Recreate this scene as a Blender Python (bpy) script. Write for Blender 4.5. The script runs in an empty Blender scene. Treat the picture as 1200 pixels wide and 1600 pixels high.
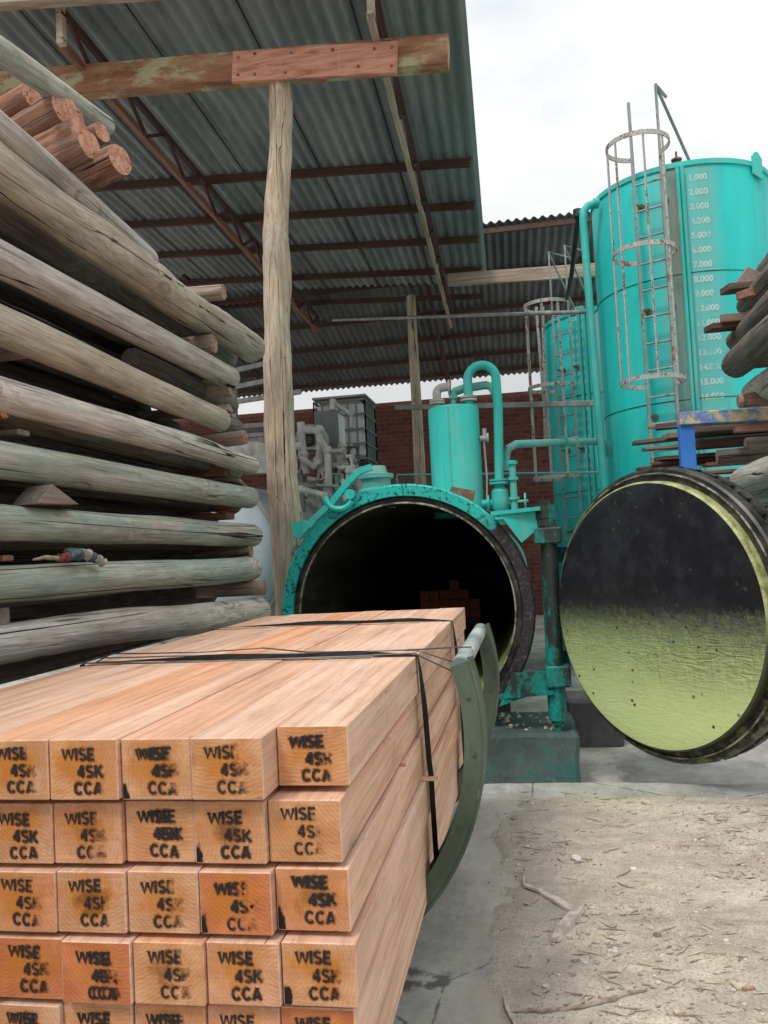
import bpy, bmesh, math, random
from mathutils import Vector, Matrix, Quaternion, noise as mnoise
random.seed(7)
R_ = math.radians
V = Vector
SC = bpy.context.scene
COL = SC.collection

# ------------------------------------------------------------------ camera
F = 1300.0; EYE = V((0, 0, 1.6)); TH = R_(2.9)
_d = V(((825-600)/F, -(850-800)/F, -1)).normalized()
_u = V((-math.sin(TH), math.cos(TH), 0)); _u.z = -(_u.x*_d.x+_u.y*_d.y)/_d.z; _u.normalize()
_r = _d.cross(_u)
CM = Matrix((_r, _d, _u))                      # camera axes -> world axes
cam = bpy.data.cameras.new('camera'); co = bpy.data.objects.new('camera', cam); COL.objects.link(co)
cam.sensor_fit = 'VERTICAL'; cam.sensor_height = 32; cam.lens = F/1600*32
cam.clip_start = 0.05; cam.clip_end = 2000
co.matrix_world = Matrix.Translation(EYE) @ CM.to_4x4()
SC.camera = co

def ray(px, py): return CM @ V(((px-600)/F, -(py-800)/F, -1))
def atY(px, py, Y):
    r = ray(px, py); return EYE + r*(Y/r.y)
def atX(px, py, X):
    r = ray(px, py); return EYE + r*(X/r.x)
def atZ(px, py, Z):
    r = ray(px, py); return EYE + r*((Z-1.6)/r.z)
def on_cyl(px, py, cx, cy, R):
    r = ray(px, py); a = r.x**2+r.y**2; b = -2*(r.x*cx+r.y*cy); c = cx*cx+cy*cy-R*R
    t = (-b-math.sqrt(max(b*b-4*a*c, 0)))/(2*a); return EYE + r*t

# ------------------------------------------------------------------ light
W = bpy.data.worlds.new('World'); SC.world = W; W.use_nodes = True
wn = W.node_tree; wn.nodes.clear()
SUN_EL, SUN_AZ = R_(56), R_(207)               # azimuth clockwise from +Y: behind the camera, to the left
sky = wn.nodes.new('ShaderNodeTexSky'); sky.sky_type = 'NISHITA'; sky.sun_disc = False
sky.sun_elevation = SUN_EL; sky.sun_rotation = SUN_AZ; sky.air_density = 1.0; sky.dust_density = 4.0
hs = wn.nodes.new('ShaderNodeHueSaturation'); hs.inputs['Saturation'].default_value = 0.10
tc = wn.nodes.new('ShaderNodeTexCoord'); mp = wn.nodes.new('ShaderNodeMapping'); mp.inputs['Scale'].default_value = (1, 1, 2.2)
cl = wn.nodes.new('ShaderNodeTexNoise'); cl.inputs['Scale'].default_value = 2.6; cl.inputs['Detail'].default_value = 6; cl.inputs['Roughness'].default_value = 0.5
cr = wn.nodes.new('ShaderNodeValToRGB'); cr.color_ramp.elements[0].position = 0.34; cr.color_ramp.elements[0].color = (5.9, 6.2, 6.5, 1)
cr.color_ramp.elements[1].position = 0.62; cr.color_ramp.elements[1].color = (9.4, 9.4, 9.3, 1)
mx = wn.nodes.new('ShaderNodeMix'); mx.data_type = 'RGBA'; mx.inputs[0].default_value = 0.88      # an overcast deck over the blue sky
bg = wn.nodes.new('ShaderNodeBackground'); bg.inputs['Strength'].default_value = 0.088
wo = wn.nodes.new('ShaderNodeOutputWorld')
L = wn.links
L.new(sky.outputs[0], hs.inputs['Color']); L.new(tc.outputs['Generated'], mp.inputs[0]); L.new(mp.outputs[0], cl.inputs['Vector'])
L.new(cl.outputs[0], cr.inputs[0]); L.new(hs.outputs[0], mx.inputs[6]); L.new(cr.outputs[0], mx.inputs[7])
sx = wn.nodes.new('ShaderNodeSeparateXYZ'); L.new(tc.outputs['Generated'], sx.inputs[0])
mr = wn.nodes.new('ShaderNodeMapRange'); mr.inputs[1].default_value = 0.0; mr.inputs[2].default_value = 1.0; mr.inputs[3].default_value = 0.62; mr.inputs[4].default_value = 1.9   # an overcast sky is brighter overhead
L.new(sx.outputs[2], mr.inputs[0])
mg = wn.nodes.new('ShaderNodeMix'); mg.data_type = 'RGBA'; mg.blend_type = 'MULTIPLY'; mg.inputs[0].default_value = 1.0
L.new(mx.outputs[2], mg.inputs[6]); L.new(mr.outputs[0], mg.inputs[7])
L.new(mg.outputs[2], bg.inputs['Color']); L.new(bg.outputs[0], wo.inputs[0])
sd = bpy.data.lights.new('sun', 'SUN'); sd.energy = 1.5; sd.angle = R_(14); sd.color = (1, 0.96, 0.9)
so = bpy.data.objects.new('sun', sd); COL.objects.link(so)
so.rotation_euler = (R_(90)-SUN_EL, 0, math.pi-SUN_AZ)
SC.view_settings.view_transform = 'Standard'; SC.view_settings.look = 'None'
SC.view_settings.exposure = 0.38; SC.view_settings.gamma = 1.0
try:
    SC.cycles.max_bounces = 8; SC.cycles.diffuse_bounces = 5; SC.cycles.glossy_bounces = 3; SC.cycles.transparent_max_bounces = 8
    SC.cycles.use_denoising = True
except Exception: pass

# ------------------------------------------------------------------ materials
class G:
    def __init__(s, name):
        s.m = bpy.data.materials.new(name); s.m.use_nodes = True
        s.t = s.m.node_tree; s.b = s.t.nodes['Principled BSDF']; s.o = s.t.nodes['Material Output']
    def n(s, typ, ins=None, **props):
        k = s.t.nodes.new(typ)
        for p, v in props.items(): setattr(k, p, v)
        for i, v in (ins or {}).items(): s.put(k.inputs[i], v)
        return k
    def put(s, sock, v):
        if isinstance(v, bpy.types.NodeSocket): s.t.links.new(v, sock)
        else:
            if sock.type == 'RGBA' and len(v) == 3: v = (*v, 1)
            sock.default_value = v
    def co(s, scale=(1, 1, 1), rand=0.0, rot=(0, 0, 0)):
        c = s.n('ShaderNodeTexCoord').outputs['Object']
        if rand:
            oi = s.n('ShaderNodeObjectInfo').outputs['Random']
            off = s.n('ShaderNodeMath', {0: oi, 1: rand}, operation='MULTIPLY').outputs[0]
            c = s.n('ShaderNodeVectorMath', {0: c, 1: s.n('ShaderNodeCombineXYZ', {0: off, 1: off, 2: off}).outputs[0]}, operation='ADD').outputs[0]
        return s.n('ShaderNodeMapping', {0: c, 2: rot, 3: scale}).outputs[0]
    def raw(s): return s.n('ShaderNodeTexCoord').outputs['Object']
    def xyz(s, v=None):
        k = s.n('ShaderNodeSeparateXYZ', {0: v or s.raw()}); return k.outputs
    def rnd(s): return s.n('ShaderNodeObjectInfo').outputs['Random']
    def noise(s, vec, scale, detail=5, rough=0.55, dist=0.0):
        return s.n('ShaderNodeTexNoise', {'Vector': vec, 'Scale': scale, 'Detail': detail, 'Roughness': rough, 'Distortion': dist}).outputs[0]
    def vor(s, vec, scale, feature='F1'):
        return s.n('ShaderNodeTexVoronoi', {'Vector': vec, 'Scale': scale}, feature=feature).outputs[0]
    def ramp(s, fac, stops, interp='LINEAR'):
        k = s.n('ShaderNodeValToRGB', {0: fac}); e = k.color_ramp; e.interpolation = interp
        while len(e.elements) < len(stops): e.elements.new(0.5)
        for el, (p, c) in zip(e.elements, stops):
            el.position = p; el.color = (c, c, c, 1) if isinstance(c, (int, float)) else (*c, 1)
        return k.outputs[0]
    def mix(s, f, a, b, mode='MIX'):
        return s.n('ShaderNodeMix', {0: f, 6: a, 7: b}, data_type='RGBA', blend_type=mode).outputs[2]
    def ma(s, op, a, b=0.0, c=None, clamp=False):
        d = {0: a, 1: b}
        if c is not None: d[2] = c
        return s.n('ShaderNodeMath', d, operation=op, use_clamp=clamp).outputs[0]
    def ss(s, v, lo, hi): return s.n('ShaderNodeMapRange', {0: v, 1: lo, 2: hi}, interpolation_type='SMOOTHSTEP').outputs[0]
    def bump(s, h, strength=0.3, dist=0.01, normal=None):
        d = {'Height': h, 'Strength': strength, 'Distance': dist}
        if normal is not None: d['Normal'] = normal
        return s.n('ShaderNodeBump', d).outputs[0]
    def out(s, color, rough=0.7, metal=0.0, normal=None, spec=None):
        s.put(s.b.inputs['Base Color'], color); s.put(s.b.inputs['Roughness'], rough); s.put(s.b.inputs['Metallic'], metal)
        if normal is not None: s.put(s.b.inputs['Normal'], normal)
        if spec is not None: s.put(s.b.inputs['Specular IOR Level'], spec)
        return s.m

def m_sawn(name, c0, c1, c2):
    g = G(name)
    st = g.co((22, 0.9, 22), 37.0); f = g.noise(st, 1.0, 8, 0.66, 1.2)
    big = g.noise(g.co((5, 0.35, 5), 91.0), 1.0, 3, 0.5)
    col = g.ramp(f, [(0.28, c0), (0.5, c1), (0.72, c2)])
    tint = g.ramp(g.ma('ADD', g.ma('MULTIPLY', g.rnd(), 0.5), g.ma('MULTIPLY', big, 0.6)), [(0.22, (0.90, 0.72, 0.62)), (0.40, (1, 0.95, 0.90)), (0.55, (1, 1, 1)), (0.70, (0.97, 0.86, 0.76)), (0.85, (1.0, 0.72, 0.52))])
    col = g.mix(1.0, col, tint, 'MULTIPLY')
    blo = g.noise(g.co((9, 2.2, 9), 7.0), 1.0, 6, 0.7); col = g.mix(0.55, col, g.ramp(blo, [(0.32, 0.74), (0.5, 1.0), (0.68, 1.16)]), 'MULTIPLY')
    fl = g.ss(g.noise(g.co((120, 9, 120), 33.0), 1.0, 3, 0.6), 0.62, 0.70); col = g.mix(g.ma('MULTIPLY', fl, 0.42), col, tuple(c*0.5 for c in c0))
    line = g.ramp(g.noise(g.co((60, 0.5, 60), 13.0), 1.0, 3, 0.5), [(0.30, 0.55), (0.38, 1.0)])
    col = g.mix(0.45, col, line, 'MULTIPLY')
    kv_ = g.n('ShaderNodeTexVoronoi', {'Vector': g.co((2.6, 0.9, 2.6), 17.0), 'Scale': 1.0}).outputs[0]
    col = g.mix(g.ma('MULTIPLY', g.ss(kv_, 0.085, 0.03), 0.75), col, tuple(c*0.42 for c in c0)); col = g.mix(g.ma('MULTIPLY', g.ss(kv_, 0.20, 0.07), 0.3), col, tuple(c*0.8 for c in c0))
    saw = g.noise(g.co((9, 170, 9), 5.0), 1.0, 4, 0.65); col = g.mix(0.28, col, g.ramp(saw, [(0.35, 0.72), (0.62, 1.06)]), 'MULTIPLY')
    chk = g.ramp(g.noise(g.co((30, 1.6, 30), 55.0), 1.0, 2, 0.4), [(0.20, 0.0), (0.235, 1.0)])
    col = g.mix(g.ma('SUBTRACT', 1.0, chk), col, (0.16, 0.085, 0.05))
    h = g.ma('ADD', g.ma('MULTIPLY', f, 0.6), g.ma('ADD', g.ma('MULTIPLY', saw, 0.35), g.ma('MULTIPLY', chk, 0.5)))
    return g.out(col, 0.72, 0, g.bump(h, 0.55, 0.004), 0.3)

def m_endgrain():
    g = G('end_grain')
    o = g.raw(); rn = g.rnd()
    x, y, z = g.xyz(o)
    ox = g.ma('MULTIPLY', g.ma('SUBTRACT', rn, 0.5), 0.42)
    oz = g.ma('SUBTRACT', g.ma('MULTIPLY', g.ma('FRACT', g.ma('MULTIPLY', rn, 17.3)), 0.30), 0.25)
    vec = g.n('ShaderNodeCombineXYZ', {0: g.ma('ADD', x, ox), 1: 0.0, 2: g.ma('ADD', z, oz)}).outputs[0]
    wv = g.n('ShaderNodeTexWave', {'Vector': vec, 'Scale': 40.0, 'Distortion': 5.5, 'Detail': 5.0, 'Detail Scale': 1.4}, wave_type='RINGS', rings_direction='Y').outputs[1]
    blot = g.noise(g.co((14, 14, 14), 71.0), 1.0, 4, 0.55)
    base = g.mix(g.ss(blot, 0.35, 0.7), (0.53, 0.285, 0.155), (0.67, 0.40, 0.25))
    hue = g.ramp(g.ma('FRACT', g.ma('MULTIPLY', rn, 7.7)), [(0.0, (1, 0.86, 0.70)), (0.3, (1, 0.96, 0.90)), (0.5, (0.98, 0.93, 0.92)), (0.72, (1, 0.78, 0.66)), (0.9, (0.88, 0.50, 0.36)), (1.0, (0.92, 0.55, 0.40))])
    base = g.mix(1.0, base, hue, 'MULTIPLY')
    base = g.mix(0.26, base, g.ramp(wv, [(0.0, (0.62, 0.52, 0.45)), (0.6, (1, 1, 1))]), 'MULTIPLY')
    # saw arcs across the end
    saw = g.noise(g.co((13, 10, 210), 23.0, (0, R_(38), 0)), 1.0, 4, 0.65)
    base = g.mix(0.42, base, g.ramp(saw, [(0.35, 0.62), (0.6, 1.0)]), 'MULTIPLY')
    # heat scorch left round the branding iron
    sx = g.ma('MULTIPLY', g.ma('ADD', x, 0.004), 17.0); sz = g.ma('MULTIPLY', g.ma('ADD', z, -0.006), 20.0)
    rr = g.ma('SQRT', g.ma('ADD', g.ma('MULTIPLY', sx, sx), g.ma('MULTIPLY', sz, sz)))
    rr = g.ma('ADD', rr, g.ma('MULTIPLY', g.ma('SUBTRACT', g.noise(g.co((26, 26, 26), 31.0), 1.0, 6, 0.65), 0.5), 2.3))
    amt = g.ma('MULTIPLY', g.ss(rr, 1.45, 0.25), g.ma('ADD', 0.45, g.ma('MULTIPLY', g.ma('FRACT', g.ma('MULTIPLY', rn, 29.1)), 0.5)))
    base = g.mix(amt, base, (0.47, 0.165, 0.022))
    deep = g.ma('MULTIPLY', g.ss(rr, 0.75, 0.1), g.ss(g.ma('FRACT', g.ma('MULTIPLY', rn, 53.7)), 0.6, 0.95))
    base = g.mix(g.ma('MULTIPLY', deep, 0.75), base, (0.13, 0.045, 0.012))
    # burnt lower corner on some ends
    cx = g.ma('MULTIPLY', g.ma('ADD', x, 0.066), 70.0); cz = g.ma('MULTIPLY', g.ma('ADD', z, 0.052), 26.0)
    cd = g.ma('ADD', g.ma('SQRT', g.ma('ADD', g.ma('MULTIPLY', cx, cx), g.ma('MULTIPLY', cz, cz))), g.ma('MULTIPLY', g.ma('SUBTRACT', g.noise(g.co((45, 45, 30), 88.0), 1.0, 4, 0.6), 0.3), 1.6))
    on = g.ma('LESS_THAN', g.ma('FRACT', g.ma('MULTIPLY', rn, 91.3)), 0.42)
    base = g.mix(g.ma('MULTIPLY', g.ss(cd, 1.25, 0.95), on), base, (0.015, 0.012, 0.012))
    # a knot or a drying check
    kv = g.vor(g.co((9, 0.01, 9), 43.0), 1.0); kn = g.ma('MULTIPLY', g.ss(kv, 0.11, 0.06), g.ma('LESS_THAN', g.ma('FRACT', g.ma('MULTIPLY', rn, 11.9)), 0.55))
    base = g.mix(g.ma('MULTIPLY', kn, 0.7), base, (0.25, 0.13, 0.07))
    grime = g.ss(g.noise(g.co((30, 30, 12), 3.0, (0, R_(30), 0)), 1.0, 6, 0.7), 0.60, 0.72); base = g.mix(g.ma('MULTIPLY', grime, 0.4), base, (0.20, 0.10, 0.055))
    h = g.ma('ADD', g.ma('MULTIPLY', saw, 0.6), g.ma('MULTIPLY', wv, 0.3))
    return g.out(base, 0.8, 0, g.bump(h, 0.4, 0.002), 0.2)

def m_brand():
    g = G('branded_char')
    x, y, z = g.xyz()
    rn = g.rnd()
    thr = g.ma('ADD', 0.004, g.ma('MULTIPLY', g.ma('FRACT', g.ma('MULTIPLY', rn, 6.31)), 0.058))
    nz = g.noise(g.co((1, 1, 1), 61.0), 130.0, 3, 0.6)
    big = g.noise(g.co((1, 1, 1), 17.0), 28.0, 2, 0.5)
    e = g.ma('ADD', g.ma('SUBTRACT', thr, x), g.ma('ADD', g.ma('MULTIPLY', g.ma('SUBTRACT', nz, 0.5), 0.035), g.ma('MULTIPLY', g.ma('SUBTRACT', big, 0.40), 0.075)))
    a = g.ma('MULTIPLY', g.ss(e, -0.006, 0.012), g.ma('ADD', 0.62, g.ma('MULTIPLY', g.ss(nz, 0.3, 0.55), 0.36)))
    tr = g.n('ShaderNodeBsdfTransparent').outputs[0]
    g.out((0.016, 0.013, 0.013), 0.85)
    ms = g.n('ShaderNodeMixShader', {0: a, 1: tr, 2: g.b.outputs[0]}).outputs[0]
    g.t.links.new(ms, g.o.inputs[0]); return g.m

def m_halo():
    g = G('scorch_halo'); n = g.noise(g.co((1, 1, 1), 61.0), 90.0, 4, 0.65); rn = g.rnd()
    a = g.ma('MULTIPLY', g.ss(n, 0.32, 0.66), g.ma('ADD', 0.14, g.ma('MULTIPLY', g.ma('FRACT', g.ma('MULTIPLY', rn, 13.7)), 0.42)))
    tr = g.n('ShaderNodeBsdfTransparent').outputs[0]; g.out((0.14, 0.055, 0.02), 0.85)
    ms = g.n('ShaderNodeMixShader', {0: a, 1: tr, 2: g.b.outputs[0]}).outputs[0]; g.t.links.new(ms, g.o.inputs[0]); return g.m
MT_HALO = m_halo()
def m_log(name, ca, cb, cc, green=0.35, dark=(0.07, 0.058, 0.05), st=0.45, kk=0.75):
    g = G(name)
    vv = g.n('ShaderNodeTexVoronoi', {'Vector': g.co((2.6, 1.3, 2.6), 83.0), 'Scale': 1.0}).outputs
    kd = vv[0]; wk = g.ss(kd, 0.42, 0.0)
    cc0 = g.co((34, 1.7, 34), 47.0); wz = g.n('ShaderNodeCombineXYZ', {0: g.ma('MULTIPLY', wk, 3.0), 1: g.ma('MULTIPLY', wk, 0.8), 2: g.ma('MULTIPLY', wk, -2.2)}).outputs[0]
    vec = g.n('ShaderNodeVectorMath', {0: cc0, 1: wz}, operation='ADD').outputs[0]
    f = g.noise(vec, 1.0, 9, 0.66, 0.8)
    col = g.ramp(f, [(0.25, ca), (0.5, cb), (0.75, cc)])
    patch = g.noise(g.co((3.4, 1.3, 3.4), 19.0), 1.0, 5, 0.6)
    col = g.mix(g.ma('MULTIPLY', g.ss(patch, 0.45, 0.66), green), col, (0.25, 0.36, 0.315))
    br = g.noise(g.co((2.6, 0.9, 2.6), 77.0), 1.0, 4, 0.6)
    col = g.mix(g.ma('MULTIPLY', g.ss(br, 0.5, 0.72), 0.55), col, (0.30, 0.225, 0.15))
    fib = g.noise(g.co((105, 3.2, 105), 21.0), 1.0, 5, 0.7); col = g.mix(0.6, col, g.ramp(fib, [(0.30, 0.55), (0.5, 1.0), (0.70, 1.30)]), 'MULTIPLY')
    blt = g.noise(g.co((6, 2.2, 6), 57.0), 1.0, 6, 0.7); col = g.mix(0.5, col, g.ramp(blt, [(0.32, 0.55), (0.5, 1.0), (0.68, 1.28)]), 'MULTIPLY')
    tone = g.ramp(g.rnd(), [(0, 0.82), (1, 1.2)])
    col = g.mix(1.0, col, tone, 'MULTIPLY')
    # long drying checks
    cn = g.noise(g.co((9.0, 0.13, 9.0), 29.0), 1.0, 2.5, 0.5, 0.06)
    gate = g.ss(g.noise(g.co((2.5, 0.6, 2.5), 5.0), 1.0, 2, 0.5), 0.44, 0.56)
    crk = g.ma('MULTIPLY', g.ss(g.ma('ABSOLUTE', g.ma('SUBTRACT', cn, 0.5)), 0.011, 0.003), gate)
    fine = g.ss(g.noise(g.co((75, 2.2, 75), 3.0), 1.0, 3, 0.6), 0.40, 0.30)
    stain = g.ss(g.noise(g.co((9, 5, 9), 66.0), 1.0, 6, 0.7), 0.62, 0.74)
    col = g.mix(g.ma('MULTIPLY', stain, st), col, (0.10, 0.085, 0.07))
    col = g.mix(g.ma('MULTIPLY', fine, 0.5), col, dark)
    col = g.mix(crk, col, (0.018, 0.014, 0.012))
    kn = g.ma('ADD', g.ss(kd, 0.10, 0.03), g.ma('MULTIPLY', g.ss(g.ma('ABSOLUTE', g.ma('SUBTRACT', kd, 0.17)), 0.03, 0.008), 0.5), clamp=True)
    col = g.mix(g.ma('MULTIPLY', kn, kk), col, (0.12, 0.08, 0.05))
    h = g.ma('SUBTRACT', g.ma('ADD', g.ma('MULTIPLY', f, 0.7), g.ma('MULTIPLY', fine, -0.35)), g.ma('ADD', g.ma('MULTIPLY', crk, 1.2), g.ma('MULTIPLY', kn, 0.3)))
    return g.out(col, 0.82, 0, g.bump(g.ma('ADD', h, g.ma('MULTIPLY', fib, 0.5)), 0.7, 0.010), 0.25)

def m_logend(name, ca, cb):
    g = G(name)
    o = g.raw(); x, y, z = g.xyz(o)
    vec = g.n('ShaderNodeCombineXYZ', {0: x, 1: 0.0, 2: z}).outputs[0]
    wv = g.n('ShaderNodeTexWave', {'Vector': vec, 'Scale': 40.0, 'Distortion': 3.0, 'Detail': 3.0}, wave_type='RINGS', rings_direction='Y').outputs[1]
    rad = g.noise(g.co((20, 20, 20), 9.0), 1.0, 5, 0.6)
    col = g.mix(g.ss(rad, 0.35, 0.65), ca, cb); col = g.mix(0.5, col, g.ramp(wv, [(0, 0.55), (0.6, 1.0)]), 'MULTIPLY')
    ck = g.ss(g.ma('ABSOLUTE', g.ma('SUBTRACT', g.noise(g.co((14, 14, 14), 27.0), 1.0, 2, 0.5), 0.5)), 0.012, 0.003)
    col = g.mix(ck, col, (0.03, 0.02, 0.015))
    return g.out(col, 0.85, 0, g.bump(rad, 0.5, 0.004), 0.2)

def m_paint(name, base, dirt=(0.03, 0.05, 0.045), rust=0.0, grime=0.35, rough=0.42, light=None, sc=1.0, vert=1.0, dust=0.0):
    g = G(name)
    big = g.noise(g.co((1.3*sc, 1.3*sc, 0.55*sc*vert), 0), 1.0, 5, 0.6)
    col = g.mix(g.ss(big, 0.38, 0.66), base, light or tuple(min(1, c*1.22+0.012) for c in base))
    stre = g.noise(g.co((9*sc, 9*sc, 0.6*sc*vert), 0), 1.0, 5, 0.6)
    col = g.mix(g.ma('MULTIPLY', g.ss(stre, 0.52, 0.75), grime), col, tuple(c*0.45+0.02 for c in base))
    sp = g.noise(g.co((26*sc, 26*sc, 26*sc), 0), 1.0, 6, 0.7)
    chip = g.ss(sp, 0.66, 0.72); chip = g.ma('MULTIPLY', chip, g.ss(big, 0.40, 0.6))
    col = g.mix(g.ma('MULTIPLY', chip, min(1, grime*2)), col, dirt)
    if dust:
        dn = g.noise(g.co((3.0*sc, 3.0*sc, 0.9*sc*vert), 0), 1.0, 7, 0.7); col = g.mix(g.ma('MULTIPLY', g.ss(dn, 0.46, 0.68), dust), col, (0.20, 0.36, 0.325))
        dr = g.noise(g.co((34*sc, 34*sc, 1.1*sc*vert), 0), 1.0, 5, 0.65); col = g.mix(g.ma('MULTIPLY', g.ss(dr, 0.60, 0.74), dust*0.8), col, (0.015, 0.15, 0.13))
    if rust:
        rn = g.noise(g.co((4*sc, 4*sc, 1.6*sc), 0), 1.0, 7, 0.72)
        rm = g.ss(rn, 0.70-rust*0.32, 0.82-rust*0.32); col = g.mix(rm, col, g.mix(sp, (0.10, 0.035, 0.015), (0.30, 0.13, 0.06)))
    h = g.ma('SUBTRACT', g.ma('MULTIPLY', sp, 0.4), g.ma('MULTIPLY', chip, 0.7))
    return g.out(col, g.ma('ADD', rough, g.ma('MULTIPLY', stre, 0.3)), 0, g.bump(h, 0.25, 0.003), 0.45)

def m_steel(name, base, rust=0.3, rough=0.5, metal=0.4):
    g = G(name)
    a = g.noise(g.co((7, 7, 3), 11.0), 1.0, 6, 0.65); b = g.noise(g.co((30, 30, 30), 7.0), 1.0, 5, 0.7)
    col = g.mix(g.ss(a, 0.35, 0.65), tuple(c*0.6 for c in base), base)
    rm = g.ss(g.ma('ADD', g.ma('MULTIPLY', a, 0.6), g.ma('MULTIPLY', b, 0.4)), 0.66-rust*0.35, 0.74-rust*0.3)
    col = g.mix(rm, col, g.mix(b, (0.09, 0.035, 0.018), (0.27, 0.11, 0.055)))
    return g.out(col, g.ma('ADD', rough, g.ma('MULTIPLY', rm, 0.35), clamp=True), g.ma('MULTIPLY', g.ma('SUBTRACT', 1.0, rm), metal), g.bump(b, 0.25, 0.003))

def m_grimy_shaded():
    g = G('grimy_shaded_teal_paint'); a = g.noise(g.co((5, 5, 2.2)), 1.0, 6, 0.68); b = g.noise(g.co((30, 30, 30)), 1.0, 6, 0.7)
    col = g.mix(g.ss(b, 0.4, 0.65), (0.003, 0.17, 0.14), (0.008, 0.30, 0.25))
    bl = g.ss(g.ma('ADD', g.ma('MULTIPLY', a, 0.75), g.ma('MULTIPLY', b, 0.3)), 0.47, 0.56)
    col = g.mix(bl, col, g.mix(b, (0.010, 0.012, 0.012), (0.035, 0.05, 0.045)))  # black patches: grime, plus the hinge post's shadowed half painted in
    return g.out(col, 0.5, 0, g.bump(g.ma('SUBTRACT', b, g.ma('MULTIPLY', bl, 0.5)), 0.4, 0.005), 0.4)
TEAL = (0.014, 0.44, 0.385)
MT = {}
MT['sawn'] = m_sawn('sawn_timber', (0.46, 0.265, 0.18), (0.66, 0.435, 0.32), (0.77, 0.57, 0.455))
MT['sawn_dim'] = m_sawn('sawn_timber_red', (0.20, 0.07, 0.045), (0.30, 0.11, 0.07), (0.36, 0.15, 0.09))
MT['end'] = m_endgrain()
MT['brand'] = m_brand()
MT['log'] = m_log('weathered_pole', (0.25, 0.225, 0.195), (0.49, 0.455, 0.405), (0.69, 0.65, 0.59))
MT['log_tan'] = m_log('tan_pole', (0.26, 0.21, 0.15), (0.50, 0.435, 0.335), (0.70, 0.635, 0.52), 0.2)
MT['log_green'] = m_log('green_grey_pole', (0.21, 0.215, 0.18), (0.43, 0.435, 0.37), (0.63, 0.62, 0.55), 0.7)
MT['log_dark'] = m_log('dark_pole', (0.06, 0.048, 0.04), (0.13, 0.11, 0.095), (0.24, 0.21, 0.19), 0.1)  # darker pole copy; the left stack's inner shade is in this colour
MT['log_end'] = m_logend('pole_end', (0.16, 0.145, 0.125), (0.27, 0.24, 0.20))
MT['spacer'] = m_log('spacer_pole', (0.16, 0.115, 0.085), (0.30, 0.235, 0.185), (0.42, 0.35, 0.29), 0.05)
MT['spacer_end'] = m_logend('spacer_end', (0.28, 0.16, 0.10), (0.42, 0.28, 0.20))
MT['red'] = m_log('fresh_pole', (0.13, 0.045, 0.025), (0.27, 0.13, 0.085), (0.44, 0.30, 0.23), 0.0)
MT['red_end'] = m_logend('fresh_pole_end', (0.44, 0.20, 0.125), (0.62, 0.37, 0.265))
MT['post'] = m_log('post_wood', (0.24, 0.175, 0.12), (0.47, 0.375, 0.275), (0.63, 0.545, 0.435), 0.3, st=0.85, kk=0.95)
MT['plank_grey'] = m_sawn('grey_plank', (0.13, 0.105, 0.09), (0.24, 0.20, 0.175), (0.34, 0.30, 0.27))
MT['plank_brown'] = m_sawn('brown_plank', (0.15, 0.07, 0.045), (0.26, 0.14, 0.095), (0.36, 0.21, 0.15))
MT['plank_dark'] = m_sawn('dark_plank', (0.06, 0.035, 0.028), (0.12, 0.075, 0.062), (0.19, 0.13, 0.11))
MT['teal'] = m_paint('teal_paint', TEAL, grime=0.42, dust=0.5, rough=0.34)
MT['teal_pipe'] = m_paint('teal_pipe_paint', (0.022, 0.39, 0.345), grime=0.42, sc=2.0, dust=0.5)
MT['teal_dusty'] = m_paint('dusty_teal_paint', (0.08, 0.35, 0.31), grime=0.4, sc=2, light=(0.20, 0.38, 0.35))
MT['teal_dark'] = m_grimy_shaded()
MT['steel'] = m_steel('grey_steel', (0.30, 0.30, 0.29), 0.15)
MT['rusty'] = m_steel('rusty_steel', (0.32, 0.32, 0.31), 0.72, 0.55)
MT['ladder'] = m_steel('ladder_steel', (0.30, 0.36, 0.345), 0.38, 0.55, 0.2)
MT['cage'] = m_steel('cage_steel', (0.55, 0.56, 0.54), 0.50, 0.55, 0.2)
MT['dark_steel'] = m_steel('dark_steel', (0.05, 0.05, 0.052), 0.15, 0.45)
MT['maroon'] = m_paint('maroon_paint', (0.058, 0.026, 0.020), grime=0.5, rough=0.6, light=(0.085, 0.040, 0.031))
MT['silver'] = m_paint('silver_paint', (0.37, 0.40, 0.43), grime=0.18, rough=0.38, rust=0.16, light=(0.46, 0.49, 0.52), dirt=(0.10, 0.08, 0.06))
MT['dusty'] = m_steel('dusty_machine', (0.34, 0.32, 0.29), 0.30, 0.75, 0.0)
MT['dusty_light'] = m_steel('dusty_pipe', (0.44, 0.415, 0.385), 0.15, 0.75, 0.0)
MT['cabinet'] = m_paint('cabinet_paint', (0.115, 0.12, 0.12), grime=0.3, rough=0.6, sc=2)
MT['plastic'] = m_paint('dusty_plastic', (0.46, 0.455, 0.435), grime=0.35, rough=0.55, sc=2)
MT['black'] = m_steel('black_rubber', (0.018, 0.018, 0.02), 0.0, 0.6, 0.0)
MT['strap'] = m_steel('strap_steel', (0.045, 0.047, 0.05), 0.05, 0.38, 0.5)
MT['wire'] = m_steel('wire_steel', (0.12, 0.115, 0.11), 0.1, 0.45, 0.6)
MT['olive'] = m_paint('olive_paint', (0.045, 0.066, 0.045), grime=0.4, rough=0.38, sc=3, light=(0.085, 0.125, 0.09), dirt=(0.30, 0.40, 0.32))
MT['galv'] = m_paint('flaking_galvanised', (0.16, 0.21, 0.20), grime=0.6, rough=0.5, sc=6, light=(0.42, 0.47, 0.455), dirt=(0.08, 0.07, 0.06))
MT['blue'] = m_paint('blue_paint', (0.025, 0.16, 0.52), grime=0.35, rough=0.5, sc=3, dirt=(0.20, 0.12, 0.06))
MT['white'] = m_paint('white_paint', (0.70, 0.74, 0.72), grime=0.3, rough=0.6, sc=4)

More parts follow.
